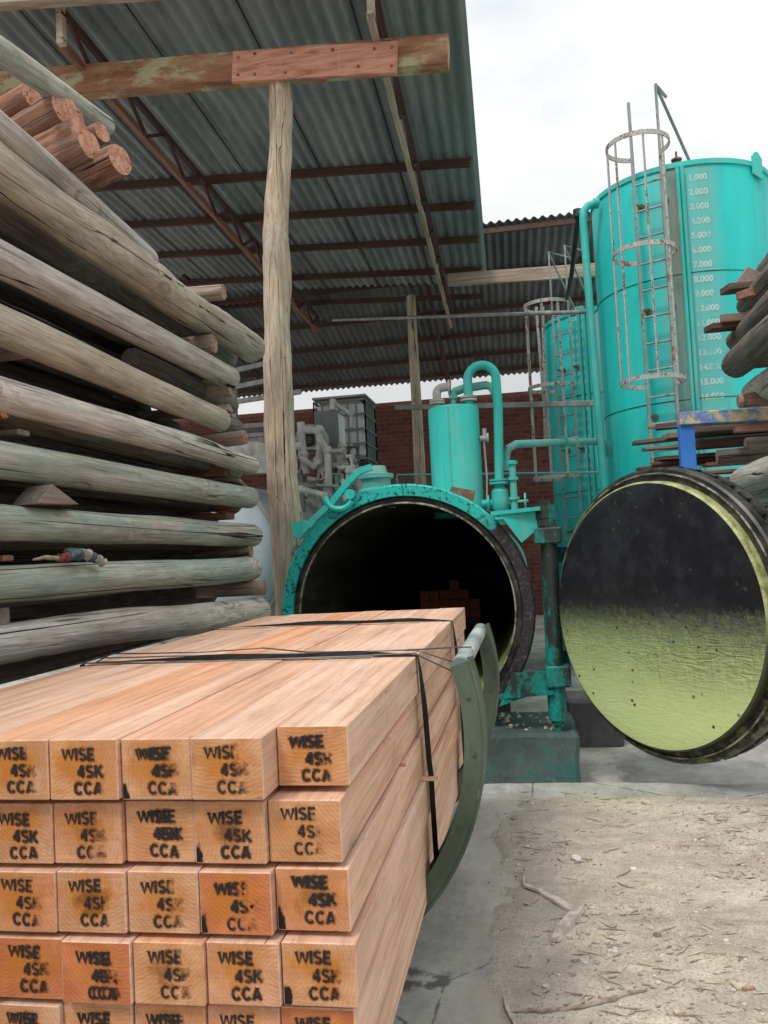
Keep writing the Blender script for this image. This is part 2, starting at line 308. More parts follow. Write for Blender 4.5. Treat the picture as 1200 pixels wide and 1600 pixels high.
def m_worn():
    g = G('worn_white_paint'); x, y, z = g.xyz()
    n = g.noise(g.co((16, 16, 9)), 1.0, 6, 0.7); n2 = g.noise(g.co((2.2, 2.2, 1.6)), 1.0, 2, 0.5)
    e = g.ma('ADD', g.ma('MULTIPLY', n, 0.9), g.ma('MULTIPLY', n2, 0.9))
    a = g.ma('MULTIPLY', g.ss(e, 0.68, 0.92), 0.60)
    tr = g.n('ShaderNodeBsdfTransparent').outputs[0]; g.out((0.62, 0.74, 0.71), 0.7)
    ms = g.n('ShaderNodeMixShader', {0: a, 1: tr, 2: g.b.outputs[0]}).outputs[0]; g.t.links.new(ms, g.o.inputs[0]); return g.m
MT['worn_white'] = m_worn()
def m_blue_top():
    g = G('flaking_blue'); n = g.noise(g.co((9, 9, 9)), 1.0, 6, 0.65)
    col = g.ramp(n, [(0.40, (0.10, 0.19, 0.42)), (0.49, (0.17, 0.26, 0.46)), (0.53, (0.46, 0.38, 0.18)), (0.62, (0.52, 0.47, 0.36))])
    return g.out(col, 0.6, 0, g.bump(n, 0.4, 0.003))
MT['blue_top'] = m_blue_top()

def m_tank():
    g = G('tank_paint')
    x, y, z = g.xyz()
    a = g.ma('ARCTAN2', x, g.ma('MULTIPLY', y, -1.0))                 # 0 facing -Y
    v = g.n('ShaderNodeCombineXYZ', {0: a, 1: 0.0, 2: z}).outputs[0]
    big = g.noise(g.n('ShaderNodeMapping', {0: v, 3: (1.2, 1, 0.35)}).outputs[0], 1.0, 5, 0.6)
    col = g.mix(g.ss(big, 0.35, 0.65), (0.006, 0.43, 0.42), (0.008, 0.54, 0.50))
    stre = g.noise(g.n('ShaderNodeMapping', {0: v, 3: (16, 1, 0.45)}).outputs[0], 1.0, 6, 0.6)
    col = g.mix(g.ma('MULTIPLY', g.ss(stre, 0.50, 0.72), 0.26), col, (0.05, 0.22, 0.20))
    # a wide chalky run-off stain beside the sight gauge and a narrow rust run on it
    w1 = g.ma('ADD', a, g.ma('MULTIPLY', g.ma('SUBTRACT', g.noise(g.n('ShaderNodeMapping', {0: v, 3: (3, 1, 1.2)}).outputs[0], 1.0, 5, 0.6), 0.5), 0.22))
    m1 = g.ss(g.ma('ABSOLUTE', g.ma('SUBTRACT', w1, -0.10)), 0.42, 0.20)
    col = g.mix(g.ma('MULTIPLY', m1, g.ma('ADD', 0.22, g.ma('MULTIPLY', stre, 0.55))), col, (0.16, 0.30, 0.26))
    m2 = g.ss(g.ma('ABSOLUTE', g.ma('SUBTRACT', w1, -0.24)), 0.14, 0.02)
    m2 = g.ma('MULTIPLY', m2, g.ma('MULTIPLY', g.ss(z, 0.2, 3.2), g.ss(stre, 0.30, 0.6)))
    col = g.mix(g.ma('MULTIPLY', m2, 0.85), col, (0.21, 0.12, 0.085))
    fad = g.noise(g.n('ShaderNodeMapping', {0: v, 3: (2.6, 1, 0.8)}).outputs[0], 1.0, 7, 0.68)
    col = g.mix(g.ma('MULTIPLY', g.ss(fad, 0.46, 0.70), 0.45), col, (0.075, 0.46, 0.42))
    dr = g.noise(g.n('ShaderNodeMapping', {0: v, 3: (34, 1, 0.32)}).outputs[0], 1.0, 4, 0.6); dg_ = g.noise(g.n('ShaderNodeMapping', {0: v, 3: (1.7, 1, 0.9)}).outputs[0], 1.0, 3, 0.5)
    col = g.mix(g.ma('MULTIPLY', g.ma('MULTIPLY', g.ss(dr, 0.58, 0.70), g.ss(dg_, 0.42, 0.60)), 0.6), col, (0.12, 0.20, 0.165))
    sp = g.noise(g.co((22, 22, 22)), 1.0, 6, 0.7); tiny = g.noise(g.co((2.4, 2.4, 2.4)), 1.0, 2, 0.5)
    chip = g.ma('MULTIPLY', g.ss(sp, 0.70, 0.73), g.ss(tiny, 0.56, 0.66))
    col = g.mix(chip, col, (0.03, 0.03, 0.025))
    return g.out(col, g.ma('ADD', 0.40, g.ma('MULTIPLY', stre, 0.3)), 0, g.bump(g.ma('ADD', sp, g.ma('MULTIPLY', big, 2.0)), 0.12, 0.01), 0.4)
MT['tank'] = m_tank()

def m_flange():
    # mouth ring: teal paint that has been scraped and tarred away on the hinge side (+X, below)
    g = G('flange_paint'); x, y, z = g.xyz()
    n = g.noise(g.co((9, 9, 9)), 1.0, 7, 0.7); n2 = g.noise(g.co((30, 30, 30)), 1.0, 5, 0.7)
    col = g.mix(g.ss(n, 0.4, 0.6), TEAL, (0.01, 0.46, 0.40))
    col = g.mix(g.ss(g.ma('ADD', n2, g.ma('MULTIPLY', n, 0.5)), 0.78, 0.86), col, (0.012, 0.06, 0.052))
    s = g.ma('ADD', g.ma('SUBTRACT', x, g.ma('MULTIPLY', z, 0.72)), g.ma('MULTIPLY', g.ma('SUBTRACT', n, 0.5), 0.9))
    tar = g.ss(s, 0.12, 0.30)
    tcol = g.mix(g.ss(n2, 0.50, 0.66), (0.022, 0.018, 0.022), (0.10, 0.085, 0.09))
    tcol = g.mix(g.ss(n, 0.62, 0.7), tcol, (0.05, 0.16, 0.13))
    col = g.mix(tar, col, tcol)
    return g.out(col, 0.55, 0, g.bump(g.ma('ADD', n, g.ma('MULTIPLY', n2, 0.5)), 0.4, 0.008), 0.4)
MT['flange'] = m_flange()

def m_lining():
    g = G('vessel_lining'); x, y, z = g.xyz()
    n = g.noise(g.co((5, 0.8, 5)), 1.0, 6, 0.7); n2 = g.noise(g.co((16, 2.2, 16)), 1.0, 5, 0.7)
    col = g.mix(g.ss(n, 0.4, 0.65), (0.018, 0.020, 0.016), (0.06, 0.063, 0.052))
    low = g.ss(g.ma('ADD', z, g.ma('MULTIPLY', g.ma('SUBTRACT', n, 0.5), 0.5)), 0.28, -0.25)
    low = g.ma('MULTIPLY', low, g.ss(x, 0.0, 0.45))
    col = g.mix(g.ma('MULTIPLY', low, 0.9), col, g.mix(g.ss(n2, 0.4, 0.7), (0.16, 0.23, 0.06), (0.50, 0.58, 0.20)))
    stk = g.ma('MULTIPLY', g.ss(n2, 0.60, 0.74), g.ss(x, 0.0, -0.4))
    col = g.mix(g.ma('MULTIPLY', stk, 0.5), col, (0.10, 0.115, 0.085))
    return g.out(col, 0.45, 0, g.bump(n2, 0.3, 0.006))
MT['lining'] = m_lining()
def m_gasket():
    g = G('gasket'); n = g.noise(g.co((12, 12, 12)), 1.0, 6, 0.7)
    return g.out(g.mix(g.ss(n, 0.45, 0.65), (0.02, 0.02, 0.018), (0.11, 0.11, 0.09)), 0.5, 0, g.bump(n, 0.5, 0.01))
MT['gasket'] = m_gasket()
def m_lip():
    g = G('worn_lip'); n = g.noise(g.co((10, 10, 10)), 1.0, 6, 0.7)
    return g.out(g.mix(g.ss(n, 0.38, 0.62), (0.05, 0.05, 0.03), (0.42, 0.42, 0.33)), 0.42, 0.35, g.bump(n, 0.4, 0.005))
MT['lip'] = m_lip()

def m_doorface():
    # old tide line across the plate: bare black steel above, dried yellow-green residue below
    g = G('door_plate'); x, y, z = g.xyz()
    n = g.noise(g.co((6, 6, 6)), 1.0, 6, 0.65); n2 = g.noise(g.co((24, 24, 24)), 1.0, 6, 0.7)
    rip = g.noise(g.co((5, 5, 26), 0, (0, R_(-14), 0)), 1.0, 4, 0.6, 1.6)
    rip2 = g.noise(g.co((26, 26, 5), 0, (0, R_(28), 0)), 1.0, 4, 0.6, 1.2)
    zz = g.ma('ADD', z, g.ma('MULTIPLY', g.ma('SUBTRACT', n2, 0.5), 0.16)); zz = g.ma('ADD', zz, g.ma('MULTIPLY', g.ma('SUBTRACT', n, 0.5), 0.10))
    n5 = g.noise(g.co((60, 60, 60)), 1.0, 4, 0.75); zz = g.ma('ADD', zz, g.ma('MULTIPLY', g.ma('SUBTRACT', n5, 0.5), 0.16)); lo = g.ss(zz, 0.09, -0.27)
    grn = g.mix(g.ss(g.ma('ADD', z, g.ma('MULTIPLY', n, 0.3)), -0.55, 0.02), (0.55, 0.66, 0.29), (0.33, 0.40, 0.18))
    grn = g.mix(g.ma('MULTIPLY', g.ss(n2, 0.5, 0.75), 0.35), grn, (0.42, 0.51, 0.20))
    band = g.ma('MULTIPLY', g.ma('MULTIPLY', g.ss(z, -0.52, -0.12), g.ss(z, 0.06, -0.02)), g.ma('ADD', 0.3, g.ma('MULTIPLY', g.ss(g.ma('ADD', x, g.ma('MULTIPLY', n, 0.6)), 0.0, 0.7), 0.7)))
    grn = g.mix(g.ma('MULTIPLY', g.ma('MULTIPLY', g.ss(rip, 0.48, 0.38), band), 0.55), grn, (0.11, 0.13, 0.055))
    drk = g.mix(g.ss(n, 0.4, 0.7), (0.012, 0.013, 0.017), (0.026, 0.029, 0.034))
    fleck = g.ss(g.noise(g.co((55, 55, 55)), 1.0, 3, 0.7), 0.73, 0.77)
    drk = g.mix(g.ma('MULTIPLY', fleck, 0.6), drk, (0.22, 0.23, 0.21))
    col = g.mix(lo, drk, grn)
    sv = g.vor(g.co((11, 11, 11)), 1.0); sm = g.noise(g.co((3, 3, 3)), 1.0, 3, 0.5)
    col = g.mix(g.ma('MULTIPLY', g.ss(sv, 0.17, 0.08), g.ss(sm, 0.42, 0.54)), col, (0.05, 0.06, 0.04))
    h = g.ma('MULTIPLY', g.ma('ADD', rip, rip2), g.ma('MULTIPLY', g.ma('ADD', 0.12, band), lo))
    return g.out(col, g.mix(lo, (0.26,)*3, (0.62,)*3), 0, g.bump(g.ma('ADD', h, g.ma('MULTIPLY', n2, 0.12)), 0.8, 0.035), 0.4)
MT['door'] = m_doorface()
def m_doorrim():
    g = G('door_plug_edge'); x, y, z = g.xyz(); n = g.noise(g.co((12, 12, 12)), 1.0, 6, 0.7)
    col = g.mix(g.ss(n, 0.35, 0.6), (0.18, 0.20, 0.07), (0.40, 0.43, 0.19))
    col = g.mix(g.ss(g.ma('ADD', g.ma('MULTIPLY', z, -1.0), g.ma('MULTIPLY', g.ma('SUBTRACT', n, 0.5), 0.5)), -0.10, 0.2), col, (0.045, 0.05, 0.022))  # lit upper part and shaded lower part painted into the edge colour
    return g.out(col, 0.5, 0, g.bump(n, 0.5, 0.01))
MT['door_rim'] = m_doorrim()
def m_doordark():
    g = G('door_flange'); n = g.noise(g.co((8, 8, 8)), 1.0, 6, 0.7); x, y, z = g.xyz()
    col = g.mix(g.ss(n, 0.4, 0.66), (0.016, 0.016, 0.017), (0.07, 0.07, 0.068))
    col = g.mix(g.ma('MULTIPLY', g.ss(n, 0.50, 0.64), g.ss(z, -0.2, -0.7)), col, (0.16, 0.19, 0.06))
    return g.out(col, 0.42, 0.1, g.bump(n, 0.4, 0.008))
MT['door_dark'] = m_doordark()

def m_roof(green_edge, k):
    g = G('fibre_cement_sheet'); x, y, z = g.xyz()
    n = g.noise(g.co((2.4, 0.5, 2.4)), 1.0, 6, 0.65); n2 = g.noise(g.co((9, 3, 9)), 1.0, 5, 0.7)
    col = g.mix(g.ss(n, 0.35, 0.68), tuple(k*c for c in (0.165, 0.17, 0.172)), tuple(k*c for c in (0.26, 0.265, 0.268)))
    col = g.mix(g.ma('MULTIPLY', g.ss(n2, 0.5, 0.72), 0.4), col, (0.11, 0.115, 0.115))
    # greener tint on the sheets along the exposed edge
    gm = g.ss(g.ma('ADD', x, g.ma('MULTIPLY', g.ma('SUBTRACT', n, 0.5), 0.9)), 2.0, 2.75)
    if green_edge: col = g.mix(g.ma('MULTIPLY', gm, 0.5), col, (0.13, 0.215, 0.185))
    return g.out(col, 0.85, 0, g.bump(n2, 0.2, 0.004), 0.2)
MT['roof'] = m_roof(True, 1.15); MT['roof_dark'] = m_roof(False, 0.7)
def m_beam():
    g = G('beam_timber'); n = g.noise(g.co((1.6, 9, 9)), 1.0, 6, 0.65); n2 = g.noise(g.co((2.8, 3, 6)), 1.0, 5, 0.65)
    col = g.ramp(n, [(0.3, (0.13, 0.055, 0.03)), (0.5, (0.30, 0.15, 0.085)), (0.7, (0.43, 0.27, 0.165))])
    col = g.mix(g.ma('MULTIPLY', g.ss(n2, 0.48, 0.62), 0.8), col, (0.42, 0.43, 0.27))
    return g.out(col, 0.8, 0, g.bump(n, 0.4, 0.006), 0.2)
MT['beam'] = m_beam()
def m_beamx():
    g = G('pale_beam_timber'); n = g.noise(g.co((0.8, 14, 22)), 1.0, 6, 0.65); n2 = g.noise(g.co((1.1, 3, 4)), 1.0, 4, 0.6)
    col = g.mix(g.ss(n, 0.3, 0.7), (0.22, 0.165, 0.115), (0.42, 0.34, 0.26)); col = g.mix(g.ma('MULTIPLY', g.ss(n2, 0.5, 0.65), 0.5), col, (0.17, 0.13, 0.10))
    return g.out(col, 0.8, 0, g.bump(n, 0.4, 0.005), 0.2)
MT['beam_pale'] = m_beamx()
def m_splice():
    g = G('splice_timber'); n = g.noise(g.co((3.0, 26, 26)), 1.0, 6, 0.65, 0.8)
    col = g.ramp(n, [(0.3, (0.26, 0.10, 0.06)), (0.5, (0.52, 0.25, 0.165)), (0.7, (0.64, 0.36, 0.25))])
    run = g.ss(g.noise(g.co((16, 16, 0.7)), 1.0, 3, 0.6), 0.66, 0.72)
    col = g.mix(g.ma('MULTIPLY', run, 0.55), col, (0.62, 0.55, 0.48))
    return g.out(col, 0.75, 0, g.bump(n, 0.4, 0.005), 0.25)
MT['splice'] = m_splice()
def m_brick():
    g = G('brick'); x, y, z = g.xyz()
    v = g.n('ShaderNodeCombineXYZ', {0: x, 1: z, 2: 0.0}).outputs[0]
    b = g.n('ShaderNodeTexBrick', {'Vector': v, 'Color1': (0.19, 0.068, 0.050, 1), 'Color2': (0.115, 0.040, 0.032, 1), 'Mortar': (0.14, 0.095, 0.085, 1), 'Scale': 1.0, 'Mortar Size': 0.012, 'Brick Width': 0.30, 'Row Height': 0.115})
    n = g.noise(g.co((1.3, 1.3, 0.8)), 1.0, 5, 0.6)
    col = g.mix(0.6, b.outputs[0], g.ramp(n, [(0.3, 0.55), (0.7, 1.15)]), 'MULTIPLY')
    band = g.ma('MULTIPLY', g.ss(z, 3.45, 3.55), g.ss(z, 3.85, 3.75))
    col = g.mix(g.ma('MULTIPLY', band, 0.55), col, (0.13, 0.115, 0.11))
    return g.out(col, 0.9, 0, g.bump(b.outputs[1], 0.4, -0.01), 0.15)
MT['brick'] = m_brick()
def m_concrete(name, base, stain=(0.20, 0.33, 0.29), amt=0.5, dusty=False):
    g = G(name); n = g.noise(g.co((1.6, 0.9, 1.6)), 1.0, 7, 0.65); n2 = g.noise(g.co((14, 14, 14)), 1.0, 7, 0.7); n3 = g.noise(g.co((3.3, 2.0, 3.3)), 1.0, 5, 0.6)
    col = g.mix(g.ss(n, 0.35, 0.65), tuple(c*0.66 for c in base), tuple(c*1.2 for c in base))
    col = g.mix(g.ma('MULTIPLY', g.ss(n3, 0.5, 0.7), amt), col, stain)
    col = g.mix(0.5, col, g.ramp(n2, [(0.3, 0.6), (0.65, 1.15)]), 'MULTIPLY')
    pale = g.ss(g.noise(g.co((5, 2.2, 5)), 1.0, 6, 0.7), 0.63, 0.72)
    col = g.mix(g.ma('MULTIPLY', pale, 0.35), col, (0.50, 0.55, 0.54))
    wet = g.ss(g.noise(g.co((2.2, 1.1, 2.2), 0, (0, 0, 0.7)), 1.0, 6, 0.7), 0.58, 0.70)
    col = g.mix(g.ma('MULTIPLY', wet, 0.55), col, tuple(c*0.35 for c in base))
    if dusty:
        ck = g.vor(g.co((0.8, 0.5, 0.8), 0), 1.0, 'DISTANCE_TO_EDGE'); wob = g.ma('ADD', ck, g.ma('MULTIPLY', g.ma('SUBTRACT', n2, 0.5), 0.03)); col = g.mix(g.ma('MULTIPLY', g.ss(wob, 0.006, 0.0), 0.8), col, (0.06, 0.055, 0.05))
        scf = g.ss(g.noise(g.co((9, 2.0, 9), 0, (0, 0, 0.3)), 1.0, 7, 0.75), 0.55, 0.70); col = g.mix(g.ma('MULTIPLY', scf, 0.55), col, (0.53, 0.56, 0.545))
        sp3 = g.ss(g.noise(g.co((45, 45, 45)), 1.0, 4, 0.7), 0.66, 0.74); col = g.mix(g.ma('MULTIPLY', sp3, 0.55), col, (0.10, 0.09, 0.08))
        x, y, z = g.xyz(); fn = g.noise(g.co((60, 60, 60)), 1.0, 5, 0.7)
        w = g.ma('MAXIMUM', g.ma('ADD', x, g.ma('MULTIPLY', g.ma('SUBTRACT', n3, 0.5), 0.8)), -1.0)
        dm = g.ma('MULTIPLY', g.ss(w, -0.55, -0.15), g.ma('ADD', 0.25, g.ma('MULTIPLY', g.ss(n2, 0.4, 0.6), 0.7)))
        col = g.mix(g.ma('MULTIPLY', dm, g.ma('MULTIPLY', 0.85, g.ss(y, 5.62, 5.25))), col, g.mix(fn, (0.27, 0.235, 0.185), (0.45, 0.40, 0.33)))
    return g.out(col, 0.85, 0, g.bump(g.ma('ADD', n2, g.ma('MULTIPLY', n, 0.8)), 0.45, 0.012), 0.25)
MT['apron'] = m_concrete('apron_concrete', (0.41, 0.41, 0.385), (0.30, 0.36, 0.335), 0.5, True)
MT['yard'] = m_concrete('yard_ground', (0.52, 0.485, 0.445), (0.30, 0.27, 0.24), 0.3)
MT['teal_block'] = m_concrete('stained_concrete', (0.085, 0.12, 0.115), (0.03, 0.16, 0.135), 0.75)
MT['dark_block'] = m_concrete('dark_concrete', (0.10, 0.10, 0.10), (0.07, 0.08, 0.08), 0.4)
def m_dirt():
    g = G('trodden_dirt'); a = g.noise(g.co((1.1, 1.1, 1.1)), 1.0, 6, 0.6); b = g.noise(g.co((11, 11, 11)), 1.0, 8, 0.72); c = g.noise(g.co((90, 90, 90)), 1.0, 4, 0.7)
    col = g.mix(g.ss(a, 0.35, 0.66), (0.40, 0.355, 0.28), (0.54, 0.49, 0.40))
    col = g.mix(0.7, col, g.ramp(b, [(0.3, 0.62), (0.5, 1.0), (0.7, 1.28)]), 'MULTIPLY')
    col = g.mix(0.7, col, g.ramp(c, [(0.3, 0.55), (0.5, 1.0), (0.7, 1.35)]), 'MULTIPLY')
    swp = g.noise(g.co((2.0, 7.0, 2.0), 0, (0, 0, 0.25)), 1.0, 5, 0.6, 1.4)
    col = g.mix(0.55, col, g.ramp(swp, [(0.32, 0.68), (0.5, 1.0), (0.68, 1.22)]), 'MULTIPLY')
    edge = g.xyz(); col = g.mix(g.ma('MULTIPLY', g.ss(g.ma('ADD', edge[0], g.ma('MULTIPLY', g.ma('SUBTRACT', a, 0.5), 0.9)), 0.35, -0.2), 0.55), col, (0.33, 0.32, 0.29))
    tealm = g.ss(g.noise(g.co((2.4, 2.4, 2.4)), 1.0, 5, 0.6), 0.63, 0.73)
    col = g.mix(g.ma('MULTIPLY', tealm, 0.3), col, (0.30, 0.38, 0.33))
    v = g.vor(g.co((60, 60, 60)), 1.0); pb = g.ss(v, 0.36, 0.18)
    pe = g.ma('MULTIPLY', pb, g.ss(b, 0.50, 0.58))
    col = g.mix(g.ma('MULTIPLY', pe, 0.6), col, g.mix(c, (0.20, 0.17, 0.13), (0.60, 0.55, 0.46)))
    h = g.ma('ADD', g.ma('MULTIPLY', b, 1.0), g.ma('ADD', g.ma('MULTIPLY', c, 0.35), g.ma('MULTIPLY', pe, 0.35)))
    return g.out(col, 0.95, 0, g.bump(h, 0.8, 0.018), 0.1)
MT['dirt'] = m_dirt()
def m_plain(name, c0, c1, sc=20, rough=0.85):
    g = G(name); n = g.noise(g.co((sc,)*3, 15.0), 1.0, 5, 0.65)
    return g.out(g.mix(g.ss(n, 0.35, 0.65), c0, c1), rough, 0, g.bump(n, 0.3, 0.004), 0.2)
MT['chip'] = m_plain('wood_chip', (0.26, 0.215, 0.155), (0.52, 0.44, 0.33), 9)
MT['bark'] = m_plain('bark_strip', (0.17, 0.13, 0.10), (0.36, 0.30, 0.25), 30)
MT['stick'] = m_plain('grey_splinter', (0.34, 0.30, 0.255), (0.56, 0.51, 0.445), 14)
MT['stone'] = m_plain('stone', (0.28, 0.26, 0.22), (0.55, 0.52, 0.46), 12)
MT['stone_white'] = m_plain('white_stone', (0.55, 0.53, 0.48), (0.72, 0.70, 0.65), 20)
MT['sawn_dull'] = m_plain('dull_offcut', (0.40, 0.31, 0.23), (0.55, 0.45, 0.35), 40)
MT['sawn_red'] = m_plain('reddish_offcut', (0.30, 0.17, 0.12), (0.42, 0.27, 0.20), 40)
MT['denim'] = m_plain('blue_cloth', (0.05, 0.075, 0.095), (0.13, 0.165, 0.19), 40)
MT['palecloth'] = m_plain('pale_cloth', (0.33, 0.30, 0.26), (0.50, 0.47, 0.42), 30)
MT['redcloth'] = m_plain('red_cloth', (0.16, 0.035, 0.03), (0.30, 0.10, 0.08), 40)
MT['glovewood'] = m_plain('yellow_cord', (0.24, 0.21, 0.13), (0.36, 0.32, 0.21), 30)
MT['hill'] = m_plain('dry_hillside', (0.30, 0.30, 0.26), (0.46, 0.46, 0.42), 0.4)

# ------------------------------------------------------------------ building helpers
ORG = {}
def tag(o, label=None, cat=None, group=None, kind=None):
    if label: o['label'] = label
    if cat: o['category'] = cat
    if group: o['group'] = group
    if kind: o['kind'] = kind
    return o
def thing(name, label, cat, loc=(0, 0, 0), group=None):
    o = bpy.data.objects.new(name, None); COL.objects.link(o); o.location = loc; o.empty_display_size = 0.1
    ORG[o.name] = V(loc); return tag(o, label, cat, group)

class MB:
    """collects shapes in world coordinates; build() makes ONE mesh object"""
    def __init__(s): s.bm = bmesh.new()
    def _mi(s, geom, mi):
        for f in geom:
            if isinstance(f, bmesh.types.BMFace): f.material_index = mi
    def box(s, c, size, rot=None, bev=0.0, mi=0):
        r = bmesh.ops.create_cube(s.bm, size=1.0); vs = r['verts']
        m = Matrix.Translation(V(c)) @ ((rot.to_4x4() if rot else Matrix.Identity(4)) @ Matrix.Diagonal((*size, 1)))
        bmesh.ops.transform(s.bm, matrix=m, verts=vs)
        fs = set(f for v in vs for f in v.link_faces); s._mi(fs, mi)
        if bev:
            es = set(e for v in vs for e in v.link_edges)
            bmesh.ops.bevel(s.bm, geom=list(es), offset=bev, segments=1, affect='EDGES', profile=0.5)
        return s
    def bar(s, p, q, w, h, up=(0, 0, 1), bev=0.0, mi=0):
        p, q = V(p), V(q); d = q-p; y = d.normalized(); up = V(up)
        if abs(y.dot(up)) > 0.98: up = V((0, 1, 0)) if abs(y.y) < 0.9 else V((1, 0, 0))
        x = y.cross(up).normalized(); z = x.cross(y)
        return s.box((p+q)/2, (w, d.length, h), Matrix((x, y, z)).transposed(), bev, mi)
    def cyl(s, p, q, r0, r1=None, seg=20, caps=True, mi=0):
        p, q = V(p), V(q); r1 = r0 if r1 is None else r1; d = q-p
        r = bmesh.ops.create_cone(s.bm, cap_ends=caps, segments=seg, radius1=max(r0, 1e-4), radius2=max(r1, 1e-4), depth=d.length)
        m = Matrix.Translation((p+q)/2) @ d.to_track_quat('Z', 'Y').to_matrix().to_4x4()
        bmesh.ops.transform(s.bm, matrix=m, verts=r['verts'])
        s._mi(set(f for v in r['verts'] for f in v.link_faces), mi); return s
    def tube(s, pts, r, seg=10, closed=False, caps=True, mi=0):
        pts = [V(p) for p in pts]; n = len(pts); rings = []
        prev = None
        for i, p in enumerate(pts):
            a = pts[i-1] if (i > 0 or closed) else p; b = pts[(i+1) % n] if (i < n-1 or closed) else p
            t = (b-a).normalized()
            if prev is None:
                u = t.cross(V((0, 0, 1)));
                if u.length < 0.05: u = t.cross(V((1, 0, 0)))
                u.normalize()
            else: u = (prev - t*prev.dot(t)).normalized()
            prev = u; w = t.cross(u); rr = r[i] if isinstance(r, (list, tuple)) else r
            rings.append([s.bm.verts.new(p+(u*math.cos(k*math.tau/seg)+w*math.sin(k*math.tau/seg))*rr) for k in range(seg)])
        for i in range(n if closed else n-1):
            a, b = rings[i], rings[(i+1) % n]
            for k in range(seg):
                f = s.bm.faces.new((a[k], a[(k+1) % seg], b[(k+1) % seg], b[k])); f.material_index = mi
        if caps and not closed:
            s.bm.faces.new(rings[0][::-1]).material_index = mi; s.bm.faces.new(rings[-1]).material_index = mi
        return s
    def lathe(s, prof, o, axis=(0, 0, 1), xdir=None, seg=48, closed=False, mi=0, mis=None):
        """prof: (radius, height along axis)"""
        o = V(o); z = V(axis).normalized(); x = V(xdir) if xdir else z.orthogonal(); x = (x-z*x.dot(z)).normalized(); y = z.cross(x); rings = []
        for (r, h) in prof:
            if r < 1e-5: rings.append([s.bm.verts.new(o+z*h)])
            else: rings.append([s.bm.verts.new(o+z*h+(x*math.cos(k*math.tau/seg)+y*math.sin(k*math.tau/seg))*r) for k in range(seg)])
        n = len(prof)
        for i in range(n if closed else n-1):
            a, b = rings[i], rings[(i+1) % n]; m_ = mis[i] if mis else mi
            for k in range(seg):
                k2 = (k+1) % seg
                if len(a) == 1 and len(b) == 1: continue
                if len(a) == 1: f = s.bm.faces.new((a[0], b[k2], b[k]))
                elif len(b) == 1: f = s.bm.faces.new((a[k], a[k2], b[0]))
                else: f = s.bm.faces.new((a[k], a[k2], b[k2], b[k]))
                f.material_index = m_
        return s
    def poly(s, pts, thick, mi=0):
        """flat outline extruded by the vector thick"""
        t = V(thick); a = [s.bm.verts.new(V(p)) for p in pts]; b = [s.bm.verts.new(V(p)+t) for p in pts]; n = len(a)
        fs = [s.bm.faces.new(a), s.bm.faces.new(b[::-1])]
        for i in range(n): fs.append(s.bm.faces.new((a[(i+1) % n], a[i], b[i], b[(i+1) % n])))
        s._mi(fs, mi); return s
    def rag(s, amp, sc, seed=0.0):
        for v in s.bm.verts:
            v.co += mnoise.noise_vector(v.co*sc+V((seed, seed, seed)))*amp
        return s
    def build(s, name, mats, parent=None, smooth=35, origin=None):
        bm = s.bm
        bmesh.ops.recalc_face_normals(bm, faces=bm.faces)
        org = ORG[parent.name] if parent is not None else V(origin or (0, 0, 0))
        bmesh.ops.translate(bm, vec=-org, verts=bm.verts)
        me = bpy.data.meshes.new(name); bm.to_mesh(me); bm.free()
        for m in (mats if isinstance(mats, (list, tuple)) else [mats]): me.materials.append(m)
        o = bpy.data.objects.new(name, me); COL.objects.link(o)
        if parent is not None: o.parent = parent
        else: o.location = org
        ORG[o.name] = org
        if smooth:
            me.polygons.foreach_set('use_smooth', [True]*len(me.polygons))
            me.set_sharp_from_angle(angle=R_(smooth))
        return o

def lerp(a, b, t): return a+(b-a)*t
def arc(c, r, a0, a1, n, x=(1, 0, 0), y=(0, 0, 1)):
    c, x, y = V(c), V(x), V(y)
    return [c+(x*math.cos(R_(lerp(a0, a1, i/n)))+y*math.sin(R_(lerp(a0, a1, i/n))))*r for i in range(n+1)]

_tc = {}
def text_mesh(body, size, bold=0.0):
    """returns (verts, faces) of a word in the XY plane, left aligned at x=0"""
    k = (body, size, bold)
    if k in _tc: return _tc[k]
    cu = bpy.data.curves.new('lettering', 'FONT'); cu.body = body; cu.size = size; cu.offset = bold; cu.resolution_u = 3
    ob = bpy.data.objects.new('lettering', cu); COL.objects.link(ob)
    dg = bpy.context.evaluated_depsgraph_get(); dg.update()
    me = bpy.data.meshes.new_from_object(ob.evaluated_get(dg))
    vs = [v.co.copy() for v in me.vertices]; fs = [tuple(p.vertices) for p in me.polygons]
    bpy.data.objects.remove(ob); bpy.data.curves.remove(cu); bpy.data.meshes.remove(me)
    _tc[k] = (vs, fs); return _tc[k]

